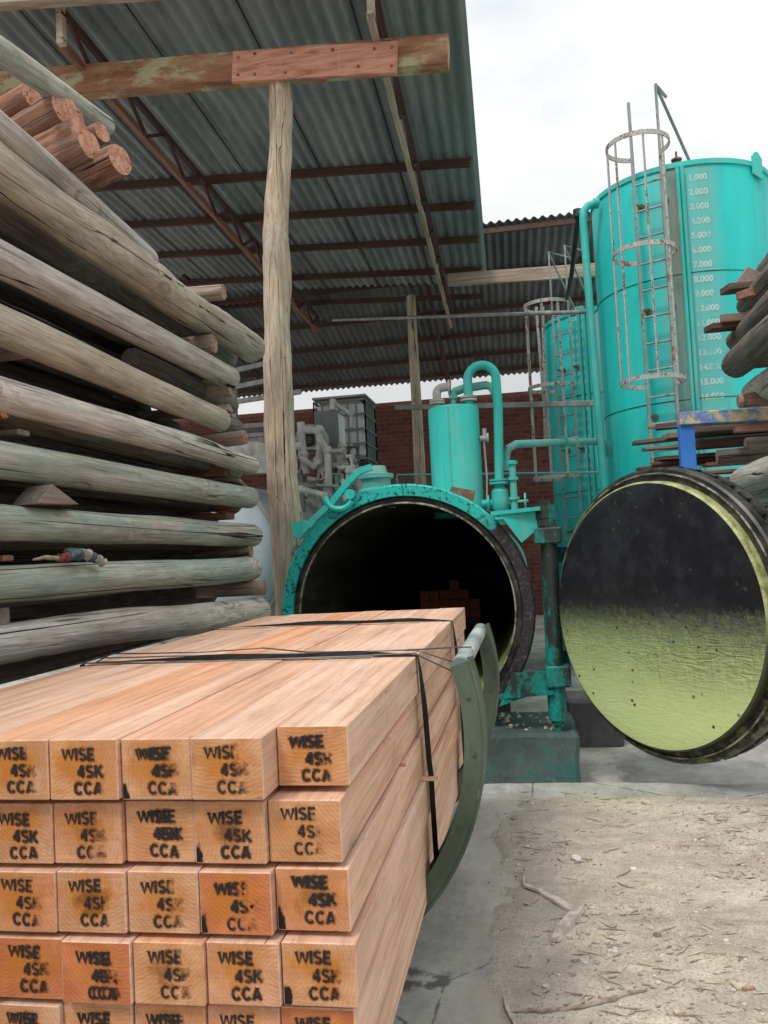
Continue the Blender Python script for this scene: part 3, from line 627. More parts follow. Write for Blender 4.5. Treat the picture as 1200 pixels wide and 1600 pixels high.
# a round pole: local +Y is its length, origin at the starting end
def pole(name, p, q, r0, r1, mat, mat_end, seed=0, bend=0.02, rough=0.05, knots=(), seg=26, step=0.06, round_end=0.88, parent=None, flare=()):
    p, q = V(p), V(q); d = q-p; Ln = d.length; n = max(10, int(Ln/step)); bm = bmesh.new(); rings = []
    ts = [0, 0.006/Ln, 0.016/Ln, 0.035/Ln] + [i/n for i in range(1, n)] + [1-0.035/Ln, 1-0.016/Ln, 1-0.006/Ln, 1]
    ts = sorted(set(t for t in ts if 0 <= t <= 1))
    for t in ts:
        e = min(t, 1-t)*Ln; er = round_end + (1-round_end)*min(1, math.sqrt(max(0, 1-(1-min(1, e/0.035))**2)))
        cx = mnoise.noise(V((t*Ln*0.55, seed*3.1, 0)))*bend; cz = mnoise.noise(V((t*Ln*0.55, seed*3.1, 9)))*bend
        rr = lerp(r0, r1, t)*er
        for (ft, fa) in flare: rr *= 1+fa*math.exp(-((t-ft)/0.14)**2)
        ring = []
        for k in range(seg):
            a = k*math.tau/seg; ca, sa = math.cos(a), math.sin(a)
            m = 1+rough*mnoise.noise(V((ca*1.1, t*Ln*1.5, sa*1.1+seed*7.7)))+rough*0.35*mnoise.noise(V((ca*3, t*Ln*6, sa*3+seed*2.3)))
            for (kt, ka, amp, sg) in knots:
                da = (a-R_(ka)+math.pi) % math.tau-math.pi
                dist2 = ((t-kt)*Ln/sg)**2+(da*rr/sg)**2
                m += amp*math.exp(-dist2)*(1-1.1*math.exp(-dist2*9))
            ring.append(bm.verts.new((cx+ca*rr*m, t*Ln, cz+sa*rr*m)))
        rings.append(ring)
    for i in range(len(rings)-1):
        a, b = rings[i], rings[i+1]
        for k in range(seg): bm.faces.new((a[k], b[k], b[(k+1) % seg], a[(k+1) % seg]))
    for ring in (rings[0], rings[-1]):
        f = bm.faces.new(ring); f.material_index = 1
    bmesh.ops.recalc_face_normals(bm, faces=bm.faces)
    me = bpy.data.meshes.new(name); bm.to_mesh(me); bm.free(); me.materials.append(mat); me.materials.append(mat_end)
    me.polygons.foreach_set('use_smooth', [True]*len(me.polygons)); me.set_sharp_from_angle(angle=R_(50))
    o = bpy.data.objects.new(name, me); COL.objects.link(o)
    y = d.normalized(); x = y.cross(V((0, 0, 1)))
    if x.length < 0.01: x = V((1, 0, 0))
    x.normalize(); z = x.cross(y)
    mw = Matrix.Translation(p) @ Matrix((x, y, z)).transposed().to_4x4()
    if parent is not None:
        o.parent = parent; o.matrix_local = Matrix.Translation(-ORG[parent.name]) @ mw
    else: o.matrix_world = mw
    ORG[o.name] = p
    return o

# a sawn board: local +Y is its length, origin in the middle of its starting end
def board(name, p, q, w, h, mat, mat_end=None, roll=0.0, bev=0.003, parent=None, cut=0.0, rough=0.0):
    p, q = V(p), V(q); d = q-p; Ln = d.length; bm = bmesh.new()
    nseg = max(1, int(Ln/0.25)) if rough else 1; rings = []
    for i in range(nseg+1):
        yy = i*Ln/nseg; dx = mnoise.noise(V((yy*1.3, p.x*9, p.z*9)))*rough; dz = mnoise.noise(V((yy*1.3, p.x*9, p.z*9+5)))*rough
        sk = cut if i == 0 else 0
        rings.append([bm.verts.new((sx*w/2+dx, yy+sk*sx, sz*h/2+dz)) for sx, sz in ((-1, -1), (1, -1), (1, 1), (-1, 1))])
    for i in range(nseg):
        a, b = rings[i], rings[i+1]
        for k in range(4): bm.faces.new((a[k], b[k], b[(k+1) % 4], a[(k+1) % 4]))
    f0 = bm.faces.new(rings[0]); f1 = bm.faces.new(rings[-1][::-1]); f0.material_index = f1.material_index = 1 if mat_end else 0
    bmesh.ops.recalc_face_normals(bm, faces=bm.faces)
    if bev: bmesh.ops.bevel(bm, geom=[e for e in bm.edges if e.calc_face_angle(0) > 0.5], offset=bev, segments=1, affect='EDGES', profile=0.5)
    me = bpy.data.meshes.new(name); bm.to_mesh(me); bm.free(); me.materials.append(mat)
    if mat_end: me.materials.append(mat_end)
    o = bpy.data.objects.new(name, me); COL.objects.link(o)
    y = d.normalized(); x = y.cross(V((0, 0, 1))).normalized(); z = x.cross(y)
    mw = Matrix.Translation(p) @ Matrix((x, y, z)).transposed().to_4x4() @ Matrix.Rotation(R_(roll), 4, 'Y')
    if parent is not None: o.parent = parent; o.matrix_local = Matrix.Translation(-ORG[parent.name]) @ mw
    else: o.matrix_world = mw
    ORG[o.name] = p
    return o

# ================================================================== SETTING
YARD = -0.25
b = MB(); s_ = 600
b.poly([(-s_, -s_, YARD), (s_, -s_, YARD), (s_, s_, YARD), (-s_, s_, YARD)], (0, 0, -0.2))
tag(b.build('yard_ground', MT['yard'], smooth=0), kind='structure')
# raised concrete apron the camera stands on; its far edge drops to the yard
bm = MB(); nx = 220; xs = [-14+28*i/nx for i in range(nx+1)]
def edge_y(x): return 5.73-0.02*x+0.035*mnoise.noise(V((x*1.3, 0, 0)))+0.018*mnoise.noise(V((x*6, 3, 0)))
top = [bm.bm.verts.new((x, edge_y(x), 0)) for x in xs]; top2 = [bm.bm.verts.new((x, edge_y(x)+0.02, -0.03+0.008*mnoise.noise(V((x*8, 0, 4))))) for x in xs]
bot = [bm.bm.verts.new((x, edge_y(x)+0.03, YARD-0.05)) for x in xs]; back = [bm.bm.verts.new((x, -12, 0)) for x in xs]; bb = [bm.bm.verts.new((x, -12, YARD-0.05)) for x in xs]
for i in range(nx):
    for a, c in ((back, top), (top, top2), (top2, bot), (bb, back)): bm.bm.faces.new((a[i], a[i+1], c[i+1], c[i]))
tag(bm.build('concrete_apron', MT['apron'], smooth=0), kind='structure')
# trodden dirt lying on the apron
def dirt_z(x, y):
    e = min(1.0, (x+0.235-0.09*mnoise.noise(V((y*0.9, 1, 0)))-0.05*mnoise.noise(V((y*4, 7, 0))) - max(0, (y-5.0))*0.22)/0.35, (5.42-y+0.05*mnoise.noise(V((x*2.2, 5, 0))))/0.25)
    h = 0.020*min(e, 1)+0.014*mnoise.noise(V((x*1.7, y*1.7, 0)))+0.008*mnoise.noise(V((x*6, y*6, 1)))+0.004*mnoise.noise(V((x*19, y*19, 2)))+0.0022*mnoise.noise(V((x*47, y*47, 3)))
    return h if e > 0 else h+e*0.05-0.004
bm = MB()
def strip(x0, x1, nx, y0, y1, ny):
    g = [[bm.bm.verts.new((lerp(x0, x1, i/nx), lerp(y0, y1, j/ny), dirt_z(lerp(x0, x1, i/nx), lerp(y0, y1, j/ny)))) for j in range(ny+1)] for i in range(nx+1)]
    for i in range(nx):
        for j in range(ny): bm.bm.faces.new((g[i][j], g[i+1][j], g[i+1][j+1], g[i][j+1]))
strip(-0.5, 2.5, 190, 2.4, 5.6, 200); strip(-0.5, 2.5, 30, -6, 2.4, 80); strip(2.5, 9, 60, -6, 5.6, 100)
bmesh.ops.remove_doubles(bm.bm, verts=bm.bm.verts, dist=0.002)
tag(bm.build('dirt', MT['dirt'], smooth=80), kind='structure')
# pale dry hillside far behind the wall
bm = MB(); N_ = 60
ring = [(lerp(-320, 320, i/N_), 260+40*math.sin(i*0.4)) for i in range(N_+1)]
lo = [bm.bm.verts.new((x, y-120, YARD)) for x, y in ring]; hi = [bm.bm.verts.new((x, y, 44+9*mnoise.noise(V((x*0.012, 0, 0)))+3*mnoise.noise(V((x*0.06, 2, 0))))) for x, y in ring]; bk = [bm.bm.verts.new((x, y+120, YARD)) for x, y in ring]
for i in range(N_):
    bm.bm.faces.new((lo[i], lo[i+1], hi[i+1], hi[i])); bm.bm.faces.new((hi[i], hi[i+1], bk[i+1], bk[i]))
tag(bm.build('hill', MT['hill'], smooth=80), kind='structure')

# ================================================================== OPEN SHED
SKX = -0.0228                                              # the shed runs a hair off the pile's direction
def roof_z(x): return 6.55-0.067*(x+1.0)
shed = thing('open_shed', 'tall open shed with corrugated roof, trusses and a rough tree trunk post', 'shed', (-3.0, 7.2, YARD))
def corrugated(name, x0, x1, y0, y1, zf, skew, mat, parent, pitch=0.146, amp=0.026, lap=2.4):
    bm = MB(); n = int((x1-x0)/pitch*6); th = 0.007; rows = []
    ny = max(1, int(round((y1-y0)/lap)))
    for j in range(ny):
        ya, yb = lerp(y0, y1, j/ny)-(0.12 if j else 0), lerp(y0, y1, (j+1)/ny); dz = 0.0
        rws = []
        for y, o_ in ((ya, 0.012 if j else 0.0), (yb, 0.0)):
            up, dn = [], []
            for i in range(n+1):
                x = lerp(x0, x1, i/n); ph = (x-x1)/pitch*math.tau
                k = int((x1-x)/1.02); st = -0.004*(k % 2)
                z = zf(x, y)+amp*math.cos(ph)+o_+st
                X = x+skew*(y-7.2)
                up.append(bm.bm.verts.new((X, y, z+th))); dn.append(bm.bm.verts.new((X, y, z)))
            rws.append((up, dn))
        (u0, d0), (u1, d1) = rws
        for i in range(n):
            bm.bm.faces.new((u0[i], u0[i+1], u1[i+1], u1[i])); bm.bm.faces.new((d0[i+1], d0[i], d1[i], d1[i+1]))
            bm.bm.faces.new((d0[i], d0[i+1], u0[i+1], u0[i])); bm.bm.faces.new((u1[i], u1[i+1], d1[i+1], d1[i]))
    return bm.build(name, mat, parent, smooth=60)
corrugated('roof_sheet', -9.3, -0.27, 6.35, 15.45, lambda x, y: roof_z(x)+0.03, SKX, MT['roof'], shed)
# dark lap joints between neighbouring sheets: thin black strips under every seventh corrugation
for k in range(1, 9):
    x = -0.27-1.022*k; m = MB()
    m.bar((x+SKX*(-0.8), 6.4, roof_z(x)-0.004), (x+SKX*8.2, 15.4, roof_z(x)-0.004), 0.018, 0.006)
    m.build('lap_joint', MT['black'], shed)
for (py, px) in ((250, 470), (318, 470), (372, 560), (420, 560), (462, 600)):
    yy = 4.86*F/(850-py)-0.05; x0, x1 = -9.2, -0.36+SKX*(yy-7.2)
    MB().bar((x0, yy, roof_z(x0)-0.055), (x1, yy-0.08, roof_z(x1)-0.055), 0.06, 0.10, bev=0.004).build('purlin', MT['maroon'], shed)
yy = 7.05
def truss(xc, y0, y1, light):
    t = MB(); xa = xc+SKX*(y0-7.2); xb = xc+SKX*(y1-7.2); zu = roof_z(xc)-0.15; zl = zu-0.27
    t.bar((xa, y0, zu), (xb, y1, zu), 0.05, 0.07); up = t.build('truss', MT['maroon'], shed)
    t = MB(); t.bar((xa-0.04, y0, zl), (xb-0.04, y1, zl), 0.055, 0.07)
    t.build('lower_chord', light, up)
    w = MB(); n = int((y1-y0)/0.55)
    for i in range(n):
        ya, yb = lerp(y0, y1, i/n), lerp(y0, y1, (i+1)/n)
        p, q = (zl, zu) if i % 2 else (zu, zl)
        w.bar((xc+SKX*(ya-7.2), ya+0.03, p), (xc+SKX*(yb-7.2), yb-0.03, q), 0.03, 0.035)
    w.build('web', MT['maroon'], up)
    e = MB(); e.bar((xa-0.02, y0-0.03, zl-0.03), (xa-0.02, y0-0.03, zu+0.1), 0.06, 0.07, up=(0, 1, 0)); e.build('end_strut', MT['post'], up)
MT['chord'] = m_sawn('sunlit_chord', (0.22, 0.165, 0.12), (0.40, 0.325, 0.25), (0.52, 0.45, 0.37))  # sunlit tone of the right truss's lower chord, put into its colour
truss(-1.03, 6.75, 16.9, MT['chord']); truss(-3.86, 6.75, 16.9, MT['plank_brown']); truss(-6.7, 6.75, 15.6, MT['plank_brown'])
# eave beam with the red splice board nailed on
bl, br_ = V((-5.2, 7.2, 6.315)), V((-0.44, 7.2, 5.975))
beam = MB().bar(bl, br_, 0.16, 0.27, bev=0.006).build('beam', MT['beam'], shed)
sa, sb = atY(364, 106, 7.095), atY(621, 90, 7.095)
MB().bar(sa, sb, 0.045, 0.285, bev=0.004).build('splice_board', MT['splice'], beam)
m = MB()
for (px, py) in ((372, 90), (398, 84), (372, 117), (398, 116), (446, 113), (455, 82), (520, 78), (585, 76), (612, 74), (612, 103), (560, 104)):
    p = atY(px, py, 7.072); m.cyl(p, p+V((0, -0.012, 0)), 0.014, 0.012, 8)
m.build('bolt', MT['rusty'], beam)
MB().bar(atY(-60, 2, 6.5), atY(250, -20, 6.5), 0.12, 0.16, bev=0.006).build('eave_board', MT['beam_pale'], shed)
# tree trunk post
pb = V((-2.13, 7.22, YARD-0.02)); pt = V((-2.06, 7.2, 6.05))
post = pole('post', pt, pb, 0.098, 0.165, MT['post'], MT['log_end'], seed=4, bend=0.13, rough=0.24, seg=30, step=0.07, round_end=0.9, parent=shed,
     knots=((0.16, 200, 0.10, 0.10), (0.42, 170, 0.12, 0.16), (0.55, 240, 0.16, 0.16), (0.62, 190, 0.14, 0.2), (0.7, 260, 0.12, 0.2)))

# ================================================================== REAR SHED + BRICK WALL
rear = thing('rear_shed', 'rear lean-to with dark corrugated roof sloping down to the brick wall', 'shed', (-3, 17, YARD))
def rz(y): return lerp(7.12, 5.98, (y-14.2)/(21.6-14.2))
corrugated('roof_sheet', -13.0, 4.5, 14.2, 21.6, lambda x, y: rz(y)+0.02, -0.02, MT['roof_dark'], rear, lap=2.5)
for y in (14.35, 15.9, 17.4, 18.7, 19.9, 21.0):
    MB().bar((-12.8, y, rz(y)-0.07), (4.4, y-0.1, rz(y)-0.07), 0.06, 0.09).build('purlin', MT['maroon'], rear)
for x in (-6.0, -1.6):
    r = MB().bar((x, 14.4, rz(14.4)-0.17), (x-0.15, 21.4, rz(21.4)-0.17), 0.06, 0.12).build('rafter', MT['maroon'], rear)
    MB().bar((x-0.02, 16, rz(16)-0.20), (x-0.10, 20.6, rz(20.6)-0.75), 0.05, 0.07).build('brace', MT['maroon'], rear)
MB().bar(atY(700, 438, 14.05), atY(1000, 417, 14.05), 0.07, 0.22, bev=0.004).build('beam', MT['beam_pale'], rear)
p0 = atY(642, 462, 15.6); p1 = atY(657, 800, 15.6)
pole('post', p0, (p1.x+0.02, 15.6, YARD), 0.085, 0.13, MT['post'], MT['log_end'], seed=11, bend=0.02, rough=0.04, seg=18, step=0.2, parent=rear)
wall = MB().box((-6, 22.05, 2.66), (19.5, 0.3, 5.84)).build('brick_wall', MT['brick'], origin=(-6, 22, YARD), smooth=0)
tag(wall, 'dark red brick back wall with a bright gap above it, under the lean-to roof', 'wall')
# grey steel channel rail and thin pipes crossing in front of the wall
m = MB(); a, c = atY(618, 637, 12.3), atY(936, 630, 11.6); m.bar(a, c, 0.05, 0.075, bev=0.004)
o = m.build('steel_rail', MT['steel'], origin=a); tag(o, 'grey steel channel rail running level across the brick wall behind the upright teal cylinder', 'rail')
m = MB(); a, c = atY(520, 500, 14.0), atY(930, 487, 11.3); m.tube([a, lerp(a, c, 0.5), c], 0.028, 10)
o = m.build('overhead_pipe', MT['steel'], origin=a); tag(o, 'thin grey overhead pipe crossing under the dark roof to the tall tank', 'pipe')
m = MB(); a, c, d_ = atY(620, 742, 11.5), atY(935, 738, 11.4), atY(621, 760, 11.5); m.tube([d_, a], 0.012, 8); m.tube([a, c], 0.014, 8)
o = m.build('thin_pipe', MT['teal_dusty'], origin=a); tag(o, 'thin teal line low in front of the brick wall, behind the valves', 'pipe')

# ================================================================== PRESSURE VESSEL
CX, CZ, CY = -0.995, 1.11, 6.6
ves = thing('pressure_vessel', 'big open teal pressure vessel lying on its side, round door swung open to the right', 'pressure vessel', (CX, CY, YARD))
AX = (0, 1, 0); O_ = (CX, CY, CZ)
def vpart(name, prof, mat, seg=128, mis=None, parent=ves, closed=False):
    # a lathe about the vessel's axis, whose own origin lies on the axis at the mouth
    b = MB().lathe(prof, (0, 0, 0), AX, (1, 0, 0), seg, closed, mis=mis)
    bmesh.ops.recalc_face_normals(b.bm, faces=b.bm.faces)
    me = bpy.data.meshes.new(name); b.bm.to_mesh(me); b.bm.free()
    for m_ in (mat if isinstance(mat, list) else [mat]): me.materials.append(m_)
    me.polygons.foreach_set('use_smooth', [True]*len(me.polygons)); me.set_sharp_from_angle(angle=R_(35))
    o = bpy.data.objects.new(name, me); COL.objects.link(o); o.parent = parent
    base = ORG[parent.name]; o.location = V(O_)-base; ORG[o.name] = V(O_); return o
vpart('shell', [(0.955, 0.16), (0.955, 10.4), (0.80, 10.75), (0.4, 10.95), (0, 11.0)], MT['teal'], 96)
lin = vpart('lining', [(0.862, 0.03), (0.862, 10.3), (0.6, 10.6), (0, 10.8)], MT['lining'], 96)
vpart('mouth_ring', [(0.925, 0.02), (0.93, 0.0), (1.01, 0.0), (1.025, 0.015), (1.025, 0.19), (1.0, 0.20), (0.956, 0.20)], MT['flange'], 160)
vpart('gasket', [(0.924, 0.022), (0.915, 0.065), (0.885, 0.065), (0.882, 0.02)], MT['gasket'], 128)
vpart('lip', [(0.881, 0.018), (0.874, 0.006), (0.866, 0.006), (0.863, 0.03)], MT['lip'], 128)
# saddles
for y in (1.2, 5.0, 9.0):
    MB().box((CX, CY+y, 0.0), (1.5, 0.25, 0.55)).build('saddle', MT['dark_block'], ves)
# pieces fixed to the mouth ring: locking arm, pointer bracket, plate
m = MB(); pts = [atY(345, 0, 1)]
arm = [atY(470, 838, 6.58), atY(492, 810, 6.57), atY(520, 784, 6.56), atY(545, 752, 6.55), atY(562, 736, 6.55), atY(580, 730, 6.56)]
for i in range(len(arm)-1): m.bar(arm[i], arm[i+1]+(arm[i+1]-arm[i])*0.06, 0.05, 0.05, up=(0, 1, 0))
m.build('locking_arm', MT['teal'], ves)
m = MB(); m.poly([atY(454, 819, 6.52), atY(476, 812, 6.52), atY(483, 824, 6.52), atY(468, 842, 6.52), atY(459, 838, 6.52)], (0, 0.07, 0)); m.build('guide_bracket', MT['teal'], ves)
m = MB(); c0 = atY(534, 778, 6.55)
m.tube(arc(c0+V((-0.02, 0, 0.03)), 0.12, 185, 330, 8), 0.026, 8); c1 = atY(546, 772, 6.53); m.cyl(c1, c1+V((0, 0.07, 0)), 0.042, seg=16)
m.build('hook', MT['teal'], ves)
m = MB(); c0 = atY(588, 762, 6.9); c0.z = CZ+0.95
m.lathe([(0.16, -0.1), (0.16, 0.05), (0.125, 0.075), (0.125, 0.15), (0.15, 0.155), (0.15, 0.19), (0.10, 0.20), (0.085, 0.26), (0, 0.27)], c0, (0, 0, 1), seg=24)
m.build('relief_nozzle', MT['teal_dusty'], ves)
p = atY(722, 772, 6.78); MB().box(p, (0.20, 0.02, 0.09), Matrix.Rotation(R_(14), 3, 'Y')).build('data_plate', MT['rusty'], ves)
# hinge: upper and lower gusset brackets, pin column, collars, nuts
HX, HY = 0.17, 6.52
for gus, (a_, c_) in ((((778, 800), (845, 795), (845, 822), (815, 848)), ((772, 803), (848, 795))), (((800, 1052), (862, 1048), (862, 1075), (780, 1104)), ((785, 1085), (868, 1078)))):
    hin = MB(); hin.poly([atY(*q, 6.50) for q in gus], (0, 0.03, 0)); p, q = atY(*a_, 6.62), atY(*c_, 6.55); hin.bar(p, q, 0.24, 0.03)
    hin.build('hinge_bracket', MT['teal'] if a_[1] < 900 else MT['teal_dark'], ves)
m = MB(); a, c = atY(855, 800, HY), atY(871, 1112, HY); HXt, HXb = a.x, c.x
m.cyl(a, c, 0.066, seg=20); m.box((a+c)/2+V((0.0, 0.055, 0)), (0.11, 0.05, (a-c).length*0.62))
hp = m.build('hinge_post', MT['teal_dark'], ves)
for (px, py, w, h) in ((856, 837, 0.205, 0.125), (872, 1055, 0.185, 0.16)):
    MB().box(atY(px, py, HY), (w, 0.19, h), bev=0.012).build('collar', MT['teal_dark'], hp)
m = MB()
p = atY(852, 810, HY); m.cyl(p, p+V((0, 0, 0.10)), 0.075, seg=24); m.cyl(p+V((0, 0, 0.10)), p+V((0, 0, 0.14)), 0.045, seg=6); m.cyl(p+V((0, 0, -0.06)), p, 0.068, seg=24)
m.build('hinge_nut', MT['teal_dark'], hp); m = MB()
p = atY(872, 1124, HY); m.cyl(p, p+V((0, 0, 0.24)), 0.07, seg=24); m.cyl(p+V((0, 0, -0.03)), p, 0.05, seg=18); m.cyl(p+V((0, 0, -0.09)), p+V((0, 0, -0.03)), 0.03, seg=6)
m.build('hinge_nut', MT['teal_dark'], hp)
# the open door
DC = V((0.819, 5.754, 1.0955)); PH = 0.885; DR = 0.9675
DXV = V((math.cos(PH), -math.sin(PH), 0)); DN = V((-math.sin(PH), -math.cos(PH), 0))       # across the door (away from the hinge) and out of its face
DM = Matrix((DXV, -DN, V((0, 0, 1)))).transposed()                                          # local -Y faces the viewer
def dpart(name, b, mats, parent):
    bmesh.ops.recalc_face_normals(b.bm, faces=b.bm.faces)
    me = bpy.data.meshes.new(name); b.bm.to_mesh(me); b.bm.free()
    for m_ in (mats if isinstance(mats, list) else [mats]): me.materials.append(m_)
    me.polygons.foreach_set('use_smooth', [True]*len(me.polygons)); me.set_sharp_from_angle(angle=R_(30))
    o = bpy.data.objects.new(name, me); COL.objects.link(o); o.parent = parent
    if parent is ves: o.matrix_local = Matrix.Translation(DC-ORG[ves.name]) @ DM.to_4x4() @ Matrix.Scale(DR/0.99, 4)
    ORG[o.name] = DC; return o
DA = (0, 1, 0)
b = MB().lathe([(0.90, -0.012), (0.935, -0.012), (0.94, -0.02), (0.955, -0.02), (0.957, 0.0), (0.975, 0.0), (0.99, 0.012), (0.99, 0.085), (0.975, 0.10), (0.965, 0.10), (0.965, 0.13), (0.99, 0.14), (0.99, 0.19), (0.95, 0.20), (0.75, 0.34), (0.4, 0.44), (0, 0.47)], (0, 0, 0), DA, (1, 0, 0), 160)
door = dpart('door', b, MT['door_dark'], ves)
b = MB().lathe([(0.90, -0.006), (0.898, -0.075), (0.885, -0.088)], (0, 0, 0), DA, (1, 0, 0), 160); dpart('plug_edge', b, MT['door_rim'], door)
b = MB(); prof = [(0.885, -0.0881), (0.86, -0.092)]+[(0.86*(1-i/14), -0.092-0.012*math.sin(i/14*1.57)) for i in range(1, 14)]+[(0, -0.104)]
b.lathe(prof, (0, 0, 0), DA, (1, 0, 0), 160); dpart('face_plate', b, MT['door'], door)
b = MB().lathe([(0.941, -0.021), (0.945, -0.030), (0.951, -0.030), (0.954, -0.021)], (0, 0, 0), DA, (1, 0, 0), 160); dpart('seal_ring', b, MT['lip'], door)
for i in range(44):
    b = MB(); a = i*math.tau/44; c_, s2 = math.cos(a), math.sin(a)
    rot = Matrix(((c_, 0, -s2), (0, 1, 0), (s2, 0, c_)))
    b.box((c_*0.982, 0.118, s2*0.982), (0.03, 0.05, 0.075), rot)
    dpart('locking_lug', b, MT['door_dark'], door)
b = MB()
for z in (0.42, -0.40):
    b.box((-1.02, 0.16, z), (0.34, 0.10, 0.12))
b.box((-0.99, 0.2, 0), (0.07, 0.06, 1.0))
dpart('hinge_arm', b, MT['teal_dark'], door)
# concrete plinths under the hinge
m = MB(); a, c = atY(745, 1136, 6.42), atY(908, 1163, 6.42)
xa, xb = -0.75, 0.285
m.box(((xa+xb)/2, 6.85, (YARD+0.17)/2), (xb-xa, 0.86, 0.17-YARD), bev=0.03)
bmesh.ops.subdivide_edges(m.bm, edges=m.bm.edges, cuts=5, use_grid_fill=True)
m.rag(0.022, 6.0); o = m.build('concrete_plinth', MT['teal_block'], origin=(-0.2, 6.85, YARD), smooth=20)
tag(o, 'chipped concrete plinth stained dark teal, below the vessel mouth and hinge', 'plinth')
m = MB(); m.box((0.50, 8.0, -0.05), (0.50, 0.5, 0.46), bev=0.03); bmesh.ops.subdivide_edges(m.bm, edges=m.bm.edges, cuts=3, use_grid_fill=True); m.rag(0.02, 5.0)
o = m.build('concrete_block', MT['dark_block'], origin=(0.50, 8.0, YARD), smooth=20); tag(o, 'dark grey concrete block behind the hinge post, under the open door', 'block')
rng = random.Random(5)
m = MB()
for i in range(60):
    p = V((rng.uniform(-0.5, 0.2), rng.uniform(6.55, 7.2), 0.17)); r = rng.uniform(0.008, 0.028)
    t = bmesh.ops.create_icosphere(m.bm, subdivisions=1, radius=r); bmesh.ops.translate(m.bm, vec=p, verts=t['verts'])
m.rag(0.012, 40); o = m.build('rubble', MT['stick'], origin=(-0.1, 6.8, 0.17)); tag(o, 'loose rubble and chips heaped on the teal stained plinth', 'rubble', kind='stuff')

# upright teal cylinder on top of the vessel
VC = atY(708, 640, 8.6); VX, VY, VT = VC.x, 8.6, VC.z+0.02
cyl = thing('upright_cylinder', 'smooth bright teal upright cylinder with pipes on its lid, standing above the open vessel', 'cylinder', (VX, VY, CZ+0.9))
VB = CZ+0.80; VR = 0.262
MB().lathe([(VR, VB), (VR, VT-0.03), (VR-0.008, VT-0.008), (VR-0.035, VT), (0, VT+0.008)], (VX, VY, 0), seg=56).build('body', MT['teal'], cyl)
MB().bar((VX-0.035, VY-VR-0.001, VB), (VX-0.03, VY-VR-0.001, VT-0.02), 0.014, 0.006, up=(0, 1, 0)).build('weld_seam', MT['teal_dusty'], cyl)
m = MB(); g0 = V((VX-0.16, VY-0.02, VT))
m.tube([g0, g0+V((0, 0, 0.16))]+arc(g0+V((0.06, 0.02, 0.16)), 0.06, 180, 90, 5)+[g0+V((0.15, 0.02, 0.22))], 0.045, 14)
m.cyl(g0+V((0, 0, 0.045)), g0+V((0, 0, 0.065)), 0.08, seg=20); m.cyl(g0+V((0, 0, 0.07)), g0+V((0, 0, 0.09)), 0.08, seg=20)
m.cyl(g0+V((0.12, 0.02, 0.22)), g0+V((0.14, 0.02, 0.22)), 0.075, seg=20)
m.build('elbow_pipe', MT['dusty_light'], cyl)
m = MB(); g1 = V((VX+0.01, VY, VT)); m.cyl(g1, g1+V((0, 0, 0.18)), 0.03, seg=12); m.cyl(g1+V((0, 0, 0.09)), g1+V((0, 0, 0.14)), 0.045, seg=6); m.tube([g1+V((0, 0.05, 0.17)), g1+V((0.1, 0.06, 0.2)), g1+V((0.34, 0.06, 0.22)), g1+V((0.40, 0.03, 0.19)), g1+V((0.44, -0.02, 0.10))], 0.045, 12)
m.build('cross_pipe', MT['teal_dusty'], cyl)
m = MB(); g2 = V((VX+0.17, VY-0.06, VT)); R0 = 0.145
top_c = g2+V((R0, 0, 0.26)); end = atY(780, 752, VY-0.06)
m.tube([g2, g2+V((0, 0, 0.26))]+arc(top_c, R0, 180, 0, 14)[1:]+[top_c+V((R0+0.005, 0, -0.3)), V((end.x, end.y, end.z))], 0.047, 16)
m.build('swan_neck_pipe', MT['teal_pipe'], cyl)
for zz in (0.045, 0.075): MB().cyl(g2+V((0, 0, zz)), g2+V((0, 0, zz+0.02)), 0.085, seg=20).build('flange', MT['dusty_light'], cyl)
m = MB(); q = V((VX+VR, VY-0.05, VT-0.35)); m.cyl(q, q+V((0.07, 0, 0)), 0.03, seg=12); m.cyl(q+V((0.05, 0, -0.02)), q+V((0.05, 0, 0.1)), 0.022, seg=10); m.cyl(q+V((0.07, -0.01, 0)), q+V((0.09, -0.01, 0)), 0.05, seg=16)
m.tube([q+V((0.04, 0, 0)), q+V((0.05, 0, -0.4)), q+V((0.03, 0, -0.75))], 0.010, 8)
m.build('sight_gauge', MT['dusty_light'], cyl)
# valve stack below the swan neck
vl = end; val = thing('gate_valve', 'teal gate valve stack with flanges and handwheel beside the upright cylinder', 'valve', (vl.x, vl.y, VB))
m = MB(); m.tube([vl+V((0, 0, 0.02)), V((vl.x, vl.y, VB-0.1))], 0.05, 14)
m.lathe([(0.05, 0.14), (0.085, 0.10), (0.095, 0.0), (0.085, -0.08), (0.05, -0.12)], vl+V((0, 0, -0.20)), (0, 0, 1), seg=20)
m.cyl(vl+V((-0.30, 0, -0.22)), vl+V((0.10, 0, -0.22)), 0.042, seg=14); m.build('body', MT['teal_pipe'], val)
m = MB()
for dz in (0.0, -0.03, -0.36, -0.39): MB().cyl(vl+V((0, 0, dz)), vl+V((0, 0, dz+0.022)), 0.10, seg=22).build('flange', MT['teal_pipe'], val)
m.cyl(vl+V((-0.13, 0, -0.22)), vl+V((-0.11, 0, -0.22)), 0.085, seg=18); m.build('flange', MT['teal_pipe'], val)
m = MB(); h0 = vl+V((0.14, -0.04, -0.10)); m.cyl(h0+V((0, 0, -0.35)), h0+V((0, 0, 0.30)), 0.035, seg=12)
for dz in (-0.3, -0.1, 0.1, 0.26): m.cyl(h0+V((0, 0, dz)), h0+V((0, 0, dz+0.03)), 0.055, seg=12)
m.tube(arc(h0+V((0.11, -0.02, -0.12)), 0.075, 0, 345, 20, (0, 1, 0), (0, 0, 1)), 0.010, 8, closed=True); m.cyl(h0+V((0, -0.02, -0.12)), h0+V((0.14, -0.02, -0.12)), 0.014, seg=8)
